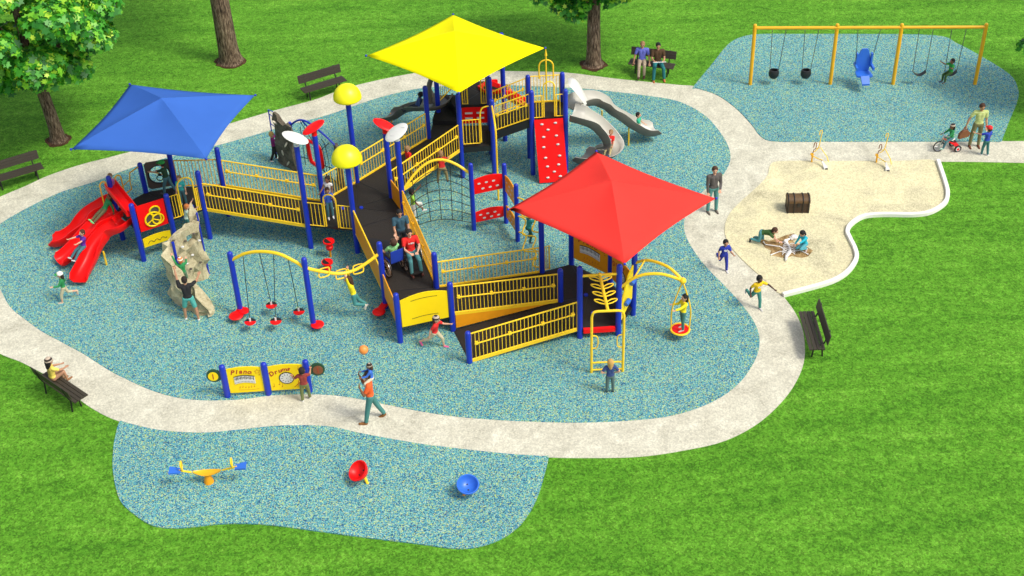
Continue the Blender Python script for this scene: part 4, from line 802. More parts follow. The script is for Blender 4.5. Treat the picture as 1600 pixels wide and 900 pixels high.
# ------------------------------------------------------------------ small play items
p = at(327, 754); o = thing('spring_seesaw', 'yellow boat shaped spring seesaw with blue seats at both ends', 'seesaw', p[:])
MB().cyl(p, p + up * .30, .14, .07, 12).build('base', M['orange'], o)
l_, r_ = at(279, 735, .62), at(370, 729, .62); c_ = p + up * .36; mb = MB(); d_ = (r_ - l_).normalized(); sd_ = V(-d_.y, d_.x, 0)
rr = []
for i in range(13):
    t_ = -1 + i / 6; q_ = c_ + d_ * (.36 * t_) + up * (.07 * t_ * t_); w_ = .025 + .10 * (1 - t_ * t_); rr.append([q_ + sd_ * w_, q_ + sd_ * w_ * .6 + up * -.05, q_ - sd_ * w_ * .6 - up * .05, q_ - sd_ * w_, q_ - sd_ * w_ * .6 + up * -.02, q_ + sd_ * w_ * .6 - up * .02])
mb.rings(rr); mb.build('hull', M['swingyellow'], o)
for e, s in ((l_, -1), (r_, 1)):
    st = c_ + d_ * (.40 * s) + up * .05; MB().tube([st, st.lerp(e, .6), e], .026).build('arm', M['yellow'], o)
    MB().tube(spline([st.lerp(e, .7), st.lerp(e, .7) + up * .22 + sd_ * .09, st.lerp(e, .7) + up * .32, st.lerp(e, .7) + up * .22 - sd_ * .09, st.lerp(e, .7)], 4), .02).build('handle', M['yellow'], o)
    mb = MB(); mb.slab([e - sd_ * .08 - d_ * .05 * s, e + sd_ * .08 - d_ * .05 * s, e + sd_ * .13 + d_ * .24 * s + up * .04, e - sd_ * .13 + d_ * .24 * s + up * .04], .05); mb.build('seat', M['bluepl'], o, smooth=False)
def bowl(basepx, cpx, z, tilt, az, mat, stem, lab):
    p = at(*basepx); c_ = at(*cpx, z); o = thing('spinner_bowl', lab, 'spinner', p[:], group='bowl spinners'); rot = Matrix.Rotation(az, 3, 'Z') @ Matrix.Rotation(tilt, 3, 'Y'); mb = MB(); prof = [(q_ * .80, h_ * .80) for q_, h_ in ((.08, -.20), (.20, -.17), (.29, -.06), (.345, .05), (.365, .09), (.355, .12), (.32, .12), (.29, .06), (.22, -.05), (.12, -.10), (.02, -.11))]
    mb.rings([[c_ + rot @ V(r_ * math.cos(a_), r_ * math.sin(a_), h_) for a_ in [2 * math.pi * i / 28 for i in range(28)]] for r_, h_ in prof]); ob = mb.build('bowl', M[mat], o, ang=60)
    for sx in (-.08, .08): MB().cyl(c_ + rot @ V(sx, 0, -.085), c_ + rot @ V(sx, 0, -.062), .018).build('drain_hole', M['black'], ob)
    MB().cyl(p, c_ + rot @ V(0, 0, -.13), .035, .045).build('stem', M[stem], o)
bowl((575, 757), (562, 737), .38, R(-38), R(30), 'red', 'yellow', 'red tilted bowl spinner on a yellow stem')
bowl((724, 775), (731, 759), .34, R(18), R(-80), 'bluepl', 'orange', 'blue bowl spinner, lowest toy on the front rubber patch')
# sand diggers
def make_digger():
    o = thing('sand_digger', '', 'sand digger', (0, 0, 0), group='sand diggers'); MB().cyl((0, 0, 0), (0, 0, .38), .035).build('base_post', M['swingyellow'], o, world=False)
    mb = MB(); mb.box((-.02, 0, .40), .12, .11, .06); mb.box((.0, 0, .30), .07, .12, .04); mb.build('bracket', M['swingyellow'], o, world=False)
    for dy, x0, zt in ((.0, .02, .55), (.12, .22, 1.05)):
        mb = MB(); mb.tube(spline([(x0 * .3, dy, .42), (x0 + .02, dy, .62), (x0 + .08, dy, zt + .1), (x0 + .10, dy + .02, zt + .32), (x0 + .03, dy + .04, zt + .34), (x0 + .0, dy + .02, zt + .15)], 4), .018); mb.build('lever', M['yellow'] if dy else M['bag'], o, world=False)
    mb = MB(); mb.tube([(.1, .05, .62), (.28, -.05, .72), (.50, -.35, .48), (.56, -.48, .3)], .017); mb.tube([(0, 0, .32), (.22, -.15, .26), (.36, -.3, .28)], .017); mb.build('arm', M['yellow'], o, world=False)
    mb = MB(); mb.slab([V(.30, -.24, .28), V(.36, -.22, .28), V(.50, -.48, .12), V(.38, -.54, .12)], .05); mb.obox(V(.44, -.55, .07), V(.08, .02, 0), V(-.01, .07, 0), V(0, 0, .05)); sc = mb.build('scoop', M['white'], o, world=False, smooth=False)
    mb = MB(); mb.box((.45, -.62, .05), .15, .02, .08); mb.build('scoop_edge', M['iron'], sc, world=False)
    return o
dg = make_digger(); dg.location = at(1268, 254); dg.scale = (.85, .85, .85); dg['label'] = 'left sand digger, nearer the treasure chest, at the sandpit edge'
dg2 = copy_tree(dg); dg2.location = at(1369, 254.5); dg2.scale = (.85, .85, .80); dg2['label'] = 'right sand digger with upright levers, further from the treasure chest'; dg2.rotation_euler = (0, 0, R(-14))
# treasure chest
p = at(1245, 328); o = thing('treasure_chest', 'brown wooden treasure chest with rounded lid standing in the sand', 'chest', p[:], R(-3))
mb = MB().box((0, 0, .20), .72, .46, .40); mb.build('body', M['dwood'], o, world=False, smooth=False)
mb = MB(); rr = []
for x in (-.37, .37): rr.append([V(x, -.24, .40)] + [V(x, -.24 * math.cos(t_), .44 + .15 * math.sin(t_)) for t_ in [math.pi * i / 10 for i in range(11)]] + [V(x, .24, .40)])
mb.rings(rr); mb.build('lid', M['wood'], o, world=False, ang=30)
for x in (-.14, .14, -.33, .33):
    mb = MB(); mb.tube([(x, -.24, .02), (x, -.243, .42)] + [(x, -.248 * math.cos(t_), .44 + .158 * math.sin(t_)) for t_ in [math.pi * i / 10 for i in range(11)]] + [(x, .24, .02)], .018, 6); mb.build('metal_strap', M['iron'], o, world=False)
MB().box((0, -.245, .35), .09, .03, .12).build('lock', M['iron'], o, world=False)
# fossil dig
fpoly = [(1184, 377), (1192, 375), (1200, 378), (1215, 374), (1228, 369), (1240, 366), (1243, 368), (1238, 375), (1240, 380), (1252, 386), (1262, 388), (1270, 393), (1265, 399), (1262, 402), (1254, 404), (1245, 403), (1237, 401), (1230, 404), (1222, 404), (1213, 402), (1205, 400), (1203, 397), (1205, 393), (1195, 388), (1194, 385)]
ob = MB().prism([(at(x, y).x, at(x, y).y) for x, y in fpoly], .0, .038).build('fossil_bed', M['dirt'], smooth=False); tag(ob, 'patch of brown dug earth around the white skeleton', 'fossil bed')
fo = thing('fossil_skeleton', 'white fossil bird skeleton lying in the dug brown earth between two children', 'fossil', (at(1230, 390)).to_tuple())
def bonep(x, y, z=.06): return at(x, y, z)
mb = MB(); mb.tube(spline([bonep(x, y, .08) for x, y in ((1228, 407), (1229, 400), (1234, 393), (1233, 386), (1230, 381), (1227, 377), (1232, 374), (1238, 371))], 4), [.03 + .035 * math.sin(i / 4) ** 2 for i in range(29)], 8); mb.build('spine', M['bone'], fo)
mb = MB(); mb.ell(bonep(1241, 370, .10), .12, .10, .07, None, 12, 7); mb.cyl(bonep(1238, 373, .1), bonep(1233, 369, .07), .05, .01); mb.build('skull', M['bone'], fo)
for k_, (a_, b_) in enumerate((((1232, 390), (1217, 385)), ((1217, 385), (1196, 382)), ((1232, 393), (1218, 393)), ((1218, 393), (1205, 398)), ((1218, 385), (1232, 395)), ((1196, 382), (1193, 378)), ((1236, 393), (1250, 391)), ((1250, 391), (1262, 397)), ((1227, 378), (1218, 379)))):
    mb = MB(); A_, B_ = bonep(*a_), bonep(*b_); mb.cyl(A_, B_, .016); mb.ell(A_, .026, .026, .022, None, 8, 5); mb.ell(B_, .026, .026, .022, None, 8, 5); mb.build('limb_bone', M['bone'], fo)
for i in range(6):
    t_ = i / 5; A_ = bonep(1233 - 1 * t_, 382 + 14 * t_, .07)
    for s in (-1, 1): MB().tube(spline([A_, A_ + V(.12 * s, .02, .03), A_ + V(.20 * s, -.04, -.02)], 3), .012, 6).build('rib', M['bone'], fo)
# ------------------------------------------------------------------ wheelchairs
def wheel(mb, c_, r_, ax, t_=.02, sp=10):
    x, y, _ = basis(ax); mb.tube([c_ + (x * math.cos(2 * math.pi * i / 24) + y * math.sin(2 * math.pi * i / 24)) * r_ for i in range(24)], t_, 6, closed=True)
def wheelchair(loc, face, lab, clothm):
    o = thing('wheelchair', lab, 'wheelchair', loc, face, 'wheelchairs')          # local +X is forward
    MB().box((0.02, 0, .47), .42, .42, .04).build('seat', M[clothm], o, world=False)
    mb = MB(); mb.obox(V(-.24, 0, .72), V(.012, 0, .0), V(0, .22, 0), V(-.03, 0, .22)); mb.build('backrest', M[clothm], o, world=False)
    for s in (-1, 1):
        c_ = V(-.12, s * .28, .31); mb = MB(); wheel(mb, c_, .29, V(0, 1, 0)); wl = mb.build('wheel', M['black'], o, world=False)
        mb = MB(); wheel(mb, c_ + V(0, s * .03, 0), .255, V(0, 1, 0), .01)
        for i in range(10): mb.cyl(c_, c_ + V(math.cos(i * .628) * .28, 0, math.sin(i * .628) * .28), .005, n=4)
        mb.build('hand_rim', M['steel'], wl, world=False)
        mb = MB(); wheel(mb, V(.34, s * .2, .09), .075, V(0, 1, 0), .018); mb.build('caster', M['black'], o, world=False)
        mb = MB(); mb.tube([(-.28, s * .23, 1.0), (-.36, s * .23, .98), (-.26, s * .23, .95), (-.24, s * .23, .3), (-.12, s * .23, .31), (.3, s * .22, .3), (.33, s * .22, .46), (.22, s * .22, .70), (-.24, s * .23, .70)][0:1] + [(-.30, s * .23, .97), (-.24, s * .23, .3), (.3, s * .22, .3), (.34, s * .2, .16), (.48, s * .15, .1)], .015); mb.tube([(.26, s * .23, .3), (.26, s * .23, .68), (-.22, s * .23, .70)], .015); mb.build('side_frame', M['iron'], o, world=False)
    MB().box((.50, 0, .10), .16, .32, .02).build('footplate', M['iron'], o, world=False)
    return o
# ------------------------------------------------------------------ trees
def trunk_mesh(base, pts, rad, parent):
    mb = MB(); p = spline([base + V(*q_) for q_ in pts], 6); n = len(p); rs = []
    for i in range(n):
        t_ = i / (n - 1) * (len(rad) - 1); k = min(int(t_), len(rad) - 2); rs.append(rad[k] + (rad[k + 1] - rad[k]) * (t_ - k))
    nn = 18; rr = []; rnd = random.Random(2)
    lob = [rnd.uniform(.9, 1.12) for _ in range(nn)]
    for i, q_ in enumerate(p): rr.append([q_ + V(math.cos(2 * math.pi * j / nn), math.sin(2 * math.pi * j / nn), 0) * rs[i] * (lob[j] if i > 2 else lob[j] * (1.0 + .12 * math.sin(j * 2.2))) for j in range(nn)])
    mb.rings(rr); return mb
def tree(base, trunk, rad, limbs, clumps, lab, nleaf=600, leaf=.17, seed=1):
    o = thing('maple_tree', lab, 'tree', base[:], group='maple trees'); mb = trunk_mesh(base, trunk, rad, o)
    for a_, b_, r0, r1 in limbs: A_ = base + V(*a_); B_ = base + V(*b_); mb.tube(spline([A_, A_.lerp(B_, .5) + V(0, 0, .2), B_], 5), [r0 + (r1 - r0) * i / 10 for i in range(11)], 8)
    mb.build('trunk', M['bark'], o, ang=60)
    rng = np.random.default_rng(seed); shape = [(0, -.5), (.22, -.28), (.5, -.30), (.32, -.02), (.42, .28), (.16, .22), (0, .55), (-.16, .22), (-.42, .28), (-.32, -.02), (-.5, -.30), (-.22, -.28)]
    S = np.array(shape); VS = []; FS = []; k = 0
    for (cx, cy, cz, r_) in clumps:
        n = int(nleaf * (r_ / .9) ** 2); d_ = rng.normal(size=(n, 3)); d_ /= np.linalg.norm(d_, axis=1)[:, None]; d_[:, 2] = np.where(d_[:, 2] < -.35, -d_[:, 2], d_[:, 2])
        rad_ = r_ * (1 - np.abs(rng.normal(0, .16, n)))[:, None]; pos = np.array([base.x + cx, base.y + cy, base.z + cz]) + d_ * rad_ * np.array([1, 1, .72])
        nor = d_ * .7 + rng.normal(size=(n, 3)) * .30 + np.array([0, 0, .30]); nor /= np.linalg.norm(nor, axis=1)[:, None]
        t_ = np.cross(nor, rng.normal(size=(n, 3))); t_ /= np.linalg.norm(t_, axis=1)[:, None]; b_ = np.cross(nor, t_); sz = leaf * rng.uniform(.7, 1.3, n)
        P_ = pos[:, None, :] + (t_[:, None, :] * S[None, :, 0:1] + b_[:, None, :] * S[None, :, 1:2]) * sz[:, None, None] - nor[:, None, :] * (np.abs(S[None, :, 0:1]) * .25 * sz[:, None, None])
        VS.append(P_.reshape(-1, 3)); k += n
    A_ = np.concatenate(VS) - np.array(base); me = bpy.data.meshes.new('crown'); me.vertices.add(len(A_)); me.vertices.foreach_set('co', A_.ravel()); me.loops.add(len(A_)); me.loops.foreach_set('vertex_index', np.arange(len(A_))); me.polygons.add(k); me.polygons.foreach_set('loop_start', np.arange(k) * 12); me.polygons.foreach_set('loop_total', np.full(k, 12)); me.update(); me.validate(); me.materials.append(M['leaf'])
    c_ = bpy.data.objects.new('crown', me); COL.objects.link(c_); c_.parent = o
    rnd = random.Random(seed); pr_ = max(rad) * .98
    poly = [(base.x + pr_ * rnd.uniform(.95, 1.25) * math.cos(2 * math.pi * i / 22), base.y + pr_ * rnd.uniform(.95, 1.25) * math.sin(2 * math.pi * i / 22)) for i in range(22)]
    tag(MB().prism(poly, -.01, .02).build('soil', M['soil'], smooth=False), kind='structure'); return o
def clumps(n, cx, cy, cz, rx, ry, rz, r0, r1, seed):
    rnd = random.Random(seed); out = []
    for i in range(n):
        a_ = i * 2.39996; z_ = 1 - 2 * (i + .5) / n; q_ = math.sqrt(1 - z_ * z_); k = rnd.uniform(.72, 1.0)
        out.append((cx + rx * q_ * math.cos(a_) * k, cy + ry * q_ * math.sin(a_) * k, cz + rz * z_ * k, rnd.uniform(r0, r1)))
    return out
t1 = at(91, 219)
tree(t1, [(0, 0, -.05), (0, .0, .12), (-.02, .02, .6), (-.10, .05, 1.6), (-.2, .1, 2.6), (-.3, .15, 4.2), (-.4, .2, 6.5)], [.42, .27, .22, .20, .20, .16, .07], [((-.1, .05, 1.75), (-1.6, -.3, 3.2), .12, .04), ((-.2, .1, 2.6), (1.4, -.5, 4.2), .13, .04), ((-.3, .1, 3.4), (.3, 1.5, 5.2), .12, .04), ((-.3, .1, 3.2), (-2.2, .9, 5.0), .12, .04)],
     clumps(44, -1.0, .2, 5.2, 3.7, 3.2, 2.6, .65, 1.1, 11) + [(-2.0, -.4, 2.3, .62), (-1.3, -.3, 2.5, .55), (-.6, -.9, 3.0, .8), (.35, -.8, 3.0, .8), (1.3, -.5, 3.1, .8), (2.1, .3, 3.9, .8), (2.4, .4, 5.0, .9), (-2.8, -.3, 2.7, .75)], 'big leafy maple at the upper left corner, crown over the lawn', 360, .27, 5)
t2 = at(360, 96)
tree(t2, [(0, 0, -.05), (0, 0, .15), (-.02, 0, .7), (-.03, .0, 2.2), (-.05, .1, 4.5), (0, .2, 8)], [.56, .43, .37, .34, .32, .15], [((0, 0, 5.5), (2.2, .5, 8), .15, .05), ((0, 0, 5.5), (-2.2, .5, 8), .15, .05)],
     clumps(24, 0, 1.0, 10.5, 3.0, 2.6, 2.2, .9, 1.4, 3), 'thick brown tree trunk behind the blue roof, crown above the photo', 260, .25, 6)
t3 = at(927, 101)
tree(t3, [(0, 0, -.05), (0, 0, .10), (0, .0, .5), (.0, .0, 1.6), (.02, .1, 3.0), (.05, .2, 6)], [.50, .32, .26, .235, .22, .08], [((0, .1, 2.3), (-1.0, -.2, 3.3), .1, .04), ((0, .1, 2.6), (1.5, 0, 3.9), .1, .04)],
     clumps(34, .0, .6, 5.0, 2.5, 2.2, 1.9, .7, 1.1, 21) + [(-.75, -.25, 2.25, .5), (-1.1, -.2, 2.6, .55), (-.5, -.3, 2.7, .5), (-1.9, 0, 3.0, .6), (1.0, 0, 2.9, .5), (1.8, .1, 3.1, .6), (.5, -.2, 2.8, .5), (-.2, .2, 3.1, .6)], 'maple with dark green crown at the top centre right of the yellow roof', 380, .24, 9)
t4 = at(1668, 170)
tree(t4, [(0, 0, -.05), (0, 0, .12), (0, 0, .6), (0, 0, 1.8), (0, .1, 3.2), (0, .2, 5.5)], [.5, .33, .27, .25, .22, .08], [((0, 0, 2), (-1.3, -.1, 3.0), .1, .03)],
     clumps(22, .4, .2, 4.2, 1.6, 1.6, 1.5, .6, .9, 31) + [(-1.9, 0, 2.55, .42), (-1.7, .1, 3.05, .4), (-1.2, 0, 2.8, .5)], 'maple at the right edge, only its leaf tips in view', 380, .24, 12)

# ------------------------------------------------------------------ people
SK = dict(light=(.62, .34, .22), tan=(.45, .23, .13), brown=(.22, .10, .05), dark=(.07, .03, .018))
HAIR = dict(black=(.008, .007, .007), brown=(.06, .025, .012), dark=(.02, .012, .008), blond=(.50, .30, .09), red=(.42, .13, .03), grey=(.25, .2, .16), tan=(.28, .16, .07))
def cmat(kind, col):
    n = '%s_%02x%02x%02x' % (kind, *[int(255 * min(1, c)) for c in col]); return plain(n, col, .55 if kind == 'skin' else .85, .06 if kind == 'skin' else .12, 14, bump=0 if kind in ('skin',) else .2, bscale=50)
def person(label, pos, face=270, h=1.2, child=True, mode='foot', lean=0, bend=0, roll=0, legs=((0, 0, 4), (0, 0, 4)), arms=((5, 8, 12), (5, 8, 12)), head=(0, 0),
           skin='light', hair='brown', long=False, shirt=(.5, .5, .5), sleeve='short', pants=(.05, .1, .2), pl='long', shoe=(.5, .5, .5), hat=None, shirtmat=None, bald=False, toes=(None, None), prn=0, group='people around the playground', seat=None):
    F0 = V(math.cos(R(face)), math.sin(R(face)), 0); Lf = V(-F0.y, F0.x, 0); Z = V(0, 0, 1)
    if child: hh, th, sh_, ft, to, nk, hw, sw_, ua, fa = .165, .225, .225, .04, .27, .035, .048, .095, .155, .135
    else: hh, th, sh_, ft, to, nk, hw, sw_, ua, fa = .135, .245, .245, .04, .285, .045, .052, .115, .17, .145
    def dr(a, b, s): a = R(a); b = R(b); return (F0 * math.sin(a) - Z * math.cos(a) * math.cos(b) + Lf * s * math.sin(b)).normalized()
    pel = V(0, 0, 0); sp = (Z * math.cos(R(lean)) * math.cos(R(roll)) + F0 * math.sin(R(lean)) + Lf * math.sin(R(roll))).normalized()
    chest = pel + sp * to * h; up2 = (Z * math.cos(R(lean * .6 + head[0])) + F0 * math.sin(R(lean * .6 + head[0]))).normalized()
    neck = chest + sp * nk * h; hd = neck + up2 * hh * .52 * h
    J = {}; lowest = None
    for i, s in ((0, 1), (1, -1)):
        a, k, ab = legs[i]; hip = pel + Lf * s * hw * h; kn = hip + dr(a, ab, s) * th * h; an = kn + dr(a - k, ab * .3, s) * sh_ * h
        ta = toes[i] if toes[i] is not None else a - k + 88; td = dr(ta, 0, s); J[i] = (hip, kn, an, td)
        a, ab, e = arms[i][:3]; fb = arms[i][3] if len(arms[i]) > 3 else ab * .5; shd = chest + Lf * s * sw_ * h - sp * .015 * h; el = shd + dr(a, ab, s) * ua * h
        da = dr(a + e, fb, s); wr_ = el + da * fa * h; J[i + 2] = (shd, el, wr_, da)
    soles = [J[i][2].z - ft * h * .8 for i in (0, 1)]; toesz = [(J[i][2] + J[i][3] * .1 * h).z - .012 * h for i in (0, 1)]; low = min(soles + toesz)
    sup = 0 if min(soles[0], toesz[0]) < min(soles[1], toesz[1]) else 1
    pos = Vector(pos)
    if mode == 'foot': mid_ = (J[0][2] + J[1][2]) / 2 if abs(soles[0] - soles[1]) < .08 * h else J[sup][2]; off = V(pos.x - mid_.x, pos.y - mid_.y, pos.z - low)
    else: off = pos
    root = thing('person', label, 'person', (pos.x, pos.y, pos.z if mode == 'foot' else pos.z + low), group=None)
    T = lambda p: p + off
    vox = .0055 * h
    def rem(mb, name, mat, v=vox, parent=root, sm=2):
        o = mb.build(name, mat, parent, ang=180); m = o.modifiers.new('remesh', 'REMESH'); m.mode = 'VOXEL'; m.voxel_size = v; m.use_smooth_shade = True
        s_ = o.modifiers.new('smooth', 'SMOOTH'); s_.iterations = sm; s_.factor = .5; BAKE.append(o); return o
    b = MB(); H = h
    def c(p0, p1, r0, r1, n=12): b.cap(T(p0), T(p1), r0 * H, r1 * H, n)
    w_ = 1.0 if child else 1.05
    c(pel + Lf * .030 * H, pel - Lf * .030 * H, .056, .056); c(pel, pel.lerp(chest, .45), .055, .050); c(pel.lerp(chest, .45) + Lf * .02 * H, chest - sp * .05 * H + Lf * .035 * H, .048, .052); c(pel.lerp(chest, .45) - Lf * .02 * H, chest - sp * .05 * H - Lf * .035 * H, .048, .052)
    c(chest + Lf * sw_ * .8 * H - sp * .02 * H, chest - Lf * sw_ * .8 * H - sp * .02 * H, .036, .036); c(chest - sp * .02 * H, neck + up2 * .03 * H, .032, .027)
    rr_ = (up2.cross(Lf)).normalized(); hf = -rr_ if rr_.dot(F0) < 0 else rr_; yaw = Matrix.Rotation(R(head[1]), 3, up2); hf = yaw @ hf; hl = up2.cross(hf)
    rotH = Matrix((hf, hl, up2)).transposed()
    b.ell(T(hd), hh * .43 * H, hh * .38 * H, hh * .50 * H, rotH, 16, 12); b.ell(T(hd + hf * hh * .18 * H - up2 * hh * .26 * H), hh * .22 * H, hh * .22 * H, hh * .22 * H, rotH, 12, 8)
    b.cap(T(hd + hf * hh * .40 * H + up2 * .01 * H), T(hd + hf * hh * .50 * H - up2 * hh * .12 * H), .05 * hh * H, .085 * hh * H, 8)
    for s in (-1, 1): b.ell(T(hd + hl * s * hh * .39 * H - up2 * hh * .04 * H), hh * .09 * H, hh * .05 * H, hh * .13 * H, rotH, 8, 6)
    for i, s in ((0, 1), (1, -1)):
        hip, kn, an, td = J[i]; c(hip, kn, .048 * w_, .031); mid_ = kn.lerp(an, .3) - hf * 0; c(kn, mid_, .031, .033); c(mid_, an, .033, .020)
        c(an - Z * .012 * H, an + td * .035 * H - Z * .015 * H, .021, .020); c(an + td * .03 * H - Z * .018 * H, an + td * .095 * H - Z * .022 * H, .020, .014)
        shd, el, wr_, da = J[i + 2]; c(shd, el, .030, .022); c(el, el.lerp(wr_, .35), .022, .023); c(el.lerp(wr_, .35), wr_, .023, .0145)
        sx = (da.cross(Z)); sx = sx.normalized() if sx.length > .2 else F0.copy(); pn = sx.cross(da).normalized(); hs = .098 * H * (1.0 if not child else .92); pm = wr_ + da * hs * .48
        for q_ in (-1, -.33, .33, 1): b.cap(T(wr_ + da * hs * .05), T(pm + sx * q_ * hs * .17), hs * .10, hs * .115, 8)
        for q_, ln in ((-1, .36), (-.33, .46), (.33, .50), (1, .43)):
            f0_ = pm + sx * q_ * hs * .19; f1_ = f0_ + (da * .9 + sx * q_ * .16 + pn * .25) * hs * ln * .55; f2_ = f1_ + (da * .6 + sx * q_ * .1 + pn * .75) * hs * ln * .5; b.cap(T(f0_), T(f1_), hs * .072, hs * .066, 7); b.cap(T(f1_), T(f2_), hs * .066, hs * .055, 7)
        t0_ = wr_ + da * hs * .16 + sx * s * hs * .12; t1_ = t0_ + (da * .55 + sx * s * .65 + pn * .2) * hs * .30; t2_ = t1_ + (da * .85 + sx * s * .15 + pn * .35) * hs * .24; b.cap(T(t0_), T(t1_), hs * .10, hs * .08, 7); b.cap(T(t1_), T(t2_), hs * .08, hs * .06, 7)
    body = rem(b, 'body', cmat('skin', SK[skin]))
    # shirt
    b = MB(); g_ = 1.0
    c(pel + Lf * .030 * H + sp * .035 * H, pel - Lf * .030 * H + sp * .035 * H, .060, .060); c(pel + sp * .03 * H, pel.lerp(chest, .45), .062, .057)
    for s in (1, -1): c(pel.lerp(chest, .35) + Lf * s * .022 * H, chest - sp * .05 * H + Lf * s * .036 * H, .055, .060)
    c(chest + Lf * sw_ * .82 * H - sp * .02 * H, chest - Lf * sw_ * .82 * H - sp * .02 * H, .044, .044)
    for i in (2, 3):
        shd, el, wr_, da = J[i]
        if sleeve == 'none': c(shd, shd.lerp(el, .12), .038, .034)
        else: c(shd, shd.lerp(el, .62 if sleeve == 'short' else 1.0), .040, .034 if sleeve == 'short' else .030)
        if sleeve == 'long': c(el, el.lerp(wr_, .9), .030, .023)
    so = rem(b, 'shirt', shirtmat or cmat('cloth', shirt), .009 * h)
    # trousers
    b = MB(); c(pel + Lf * .030 * H, pel - Lf * .030 * H, .0615, .0615)
    for i in (0, 1):
        hip, kn, an, td = J[i]; e_ = {'long': 1, 'capri': .5, 'short': 0}[pl]
        if pl == 'short': c(hip, hip.lerp(kn, .78), .056, .046)
        else: c(hip, kn, .055, .040); c(kn, kn.lerp(an, .88 if pl == 'long' else .45), .040, .033)
    rem(b, 'trousers', cmat('cloth', pants), .009 * h)
    for i in (0, 1):
        hip, kn, an, td = J[i]; b = MB(); c(an - Z * .010 * H, an + td * .03 * H - Z * .015 * H, .028, .026); c(an + td * .03 * H - Z * .018 * H, an + td * .10 * H - Z * .020 * H, .026, .020); rem(b, 'shoe', cmat('shoe', shoe), .008 * h)
    # hair
    if not bald:
        b = MB(); b.ell(T(hd - hf * hh * .07 * H + up2 * hh * .10 * H), hh * .46 * H, hh * .43 * H, hh * .46 * H, rotH, 16, 10); b.ell(T(hd - hf * hh * .16 * H - up2 * hh * .10 * H), hh * .36 * H, hh * .41 * H, hh * .38 * H, rotH, 16, 10)
        if long: c(hd - hf * hh * .25 * H, hd - hf * hh * .34 * H - up2 * hh * .75 * H, .055, .035); c(hd - hf * hh * .2 * H + hl * hh * .2 * H, hd - hf * hh * .25 * H + hl * hh * .18 * H - up2 * hh * .5 * H, .045, .03); c(hd - hf * hh * .2 * H - hl * hh * .2 * H, hd - hf * hh * .25 * H - hl * hh * .18 * H - up2 * hh * .5 * H, .045, .03)
        rem(b, 'hair', cmat('hair', HAIR[hair]), .007 * h)
    if hat:
        hm, brim = hat; b = MB(); cc = T(hd + up2 * hh * .17 * H - hf * hh * .04 * H)
        b.ell(cc, hh * .50 * H, hh * .46 * H, hh * .44 * H, rotH, 18, 8, -8, 90); hc = b.build('hat', hm, root)
        if brim: b = MB(); b.ell(T(hd + up2 * hh * .17 * H + hf * hh * .48 * H), hh * .34 * H, hh * .36 * H, hh * .05 * H, rotH, 14, 6); b.build('brim', brim if not isinstance(brim, bool) else hm, hc)
    for s in (-1, 1):
        e_ = T(hd + hf * hh * .405 * H + hl * s * hh * .155 * H + up2 * hh * .03 * H); b = MB(); b.ell(e_, .022 * hh * H * 1.6, .038 * hh * H * 1.6, .028 * hh * H * 1.6, rotH, 8, 6); ey = b.build('eye', M['inkblack'], root)
    b = MB(); b.ell(T(hd + hf * hh * .395 * H - up2 * hh * .27 * H), .04 * hh * H, .11 * hh * H, .028 * hh * H, rotH, 8, 6); b.build('mouth', cmat('lip', (.42, .08, .06)), root)
    inf = {'hd': T(hd), 'hf': hf, 'chest': T(chest), 'pel': T(pel), 'J': J, 'T': T, 'so': so, 'lh': T(J[2][2] + J[2][3] * .06 * h), 'rh': T(J[3][2] + J[3][3] * .06 * h), 'off': off}
    if prn: PRN.append((inf, face, prn * h))
    return root, inf
BAKE = []; PRN = []
hm = lambda n, c_: plain(n, c_, .8, .08, 8)
WH, GN, RD = hm('white_cap', (.75, .75, .7)), hm('green_cap', (.02, .30, .05)), hm('red_cap', (.70, .02, .02))
STR = stripes('striped_knit', (.02, .012, .01), (.46, .37, .28), 11); STO = stripes('orange_striped_knit', (.72, .20, .05), (.8, .7, .6), 14); STG = stripes('green_striped_top', (.42, .50, .14), (.62, .66, .30), 17)
TEAL, GREENL, JEAN, BEIGE = (.10, .33, .34), (.02, .24, .07), (.06, .17, .20), (.52, .46, .30)
NET = {}
# on the ground, left side
person('child in green long sleeves and white cap running left below the red triple slide', at(98, 474), 195, 1.18, legs=((25, 20, 3), (-20, 65, 3)), arms=((35, 12, 60), (-25, 15, 50)), shirt=GREENL, sleeve='long', pants=BEIGE, pl='capri', shoe=(.6, .45, .33), hair='dark', long=True, hat=(WH, GN))
person('long-haired child in green top lying on the rear lane of the red triple slide', at(163, 327, 1.42), 215, 1.2, mode='hip', lean=-38, legs=((62, 5, 6), (62, 10, 6)), arms=((-10, 20, 15), (-25, 20, 20)), shirt=GREENL, sleeve='long', pants=(.14, .13, .06), skin='brown', hair='brown', long=True, shoe=(.2, .7, .25))
person('child in purple shirt, arms up, on the middle lane of the red triple slide', at(130, 384, .82), 225, 1.2, mode='hip', lean=-10, legs=((68, 25, 6), (68, 20, 6)), arms=((85, 18, 10), (80, 35, 10)), shirt=(.10, .02, .30), sleeve='short', pants=JEAN, hair='brown', shoe=(.6, .6, .6))
person('blond child in pink shirt climbing up behind the red slide hood', at(182, 316, .25), 290, 1.15, legs=((35, 50, 5), (10, 10, 5)), arms=((90, 15, 20), (70, 20, 40)), shirt=(.65, .15, .45), pants=(.08, .06, .05), hair='tan', shoe=(.1, .1, .1))
person('boy in dark green shirt and green cap at the round window of the left deck', at(267, 303, 1.22), 165, 1.32, legs=((18, 10, 4), (-14, 14, 4)), arms=((70, 8, 15), (40, 10, 30)), lean=8, shirt=(.012, .05, .02), pants=JEAN, skin='tan', hair='dark', hat=(GN, True), shoe=(.1, .1, .1))
person('small child in turquoise shirt standing in the arched opening under the blue roof', at(288, 319, 1.22), 265, 1.12, prn=.07, arms=((5, 12, 10), (5, 12, 10)), shirt=(.03, .42, .40), pants=JEAN, hair='tan', shoe=(.5, .4, .3))
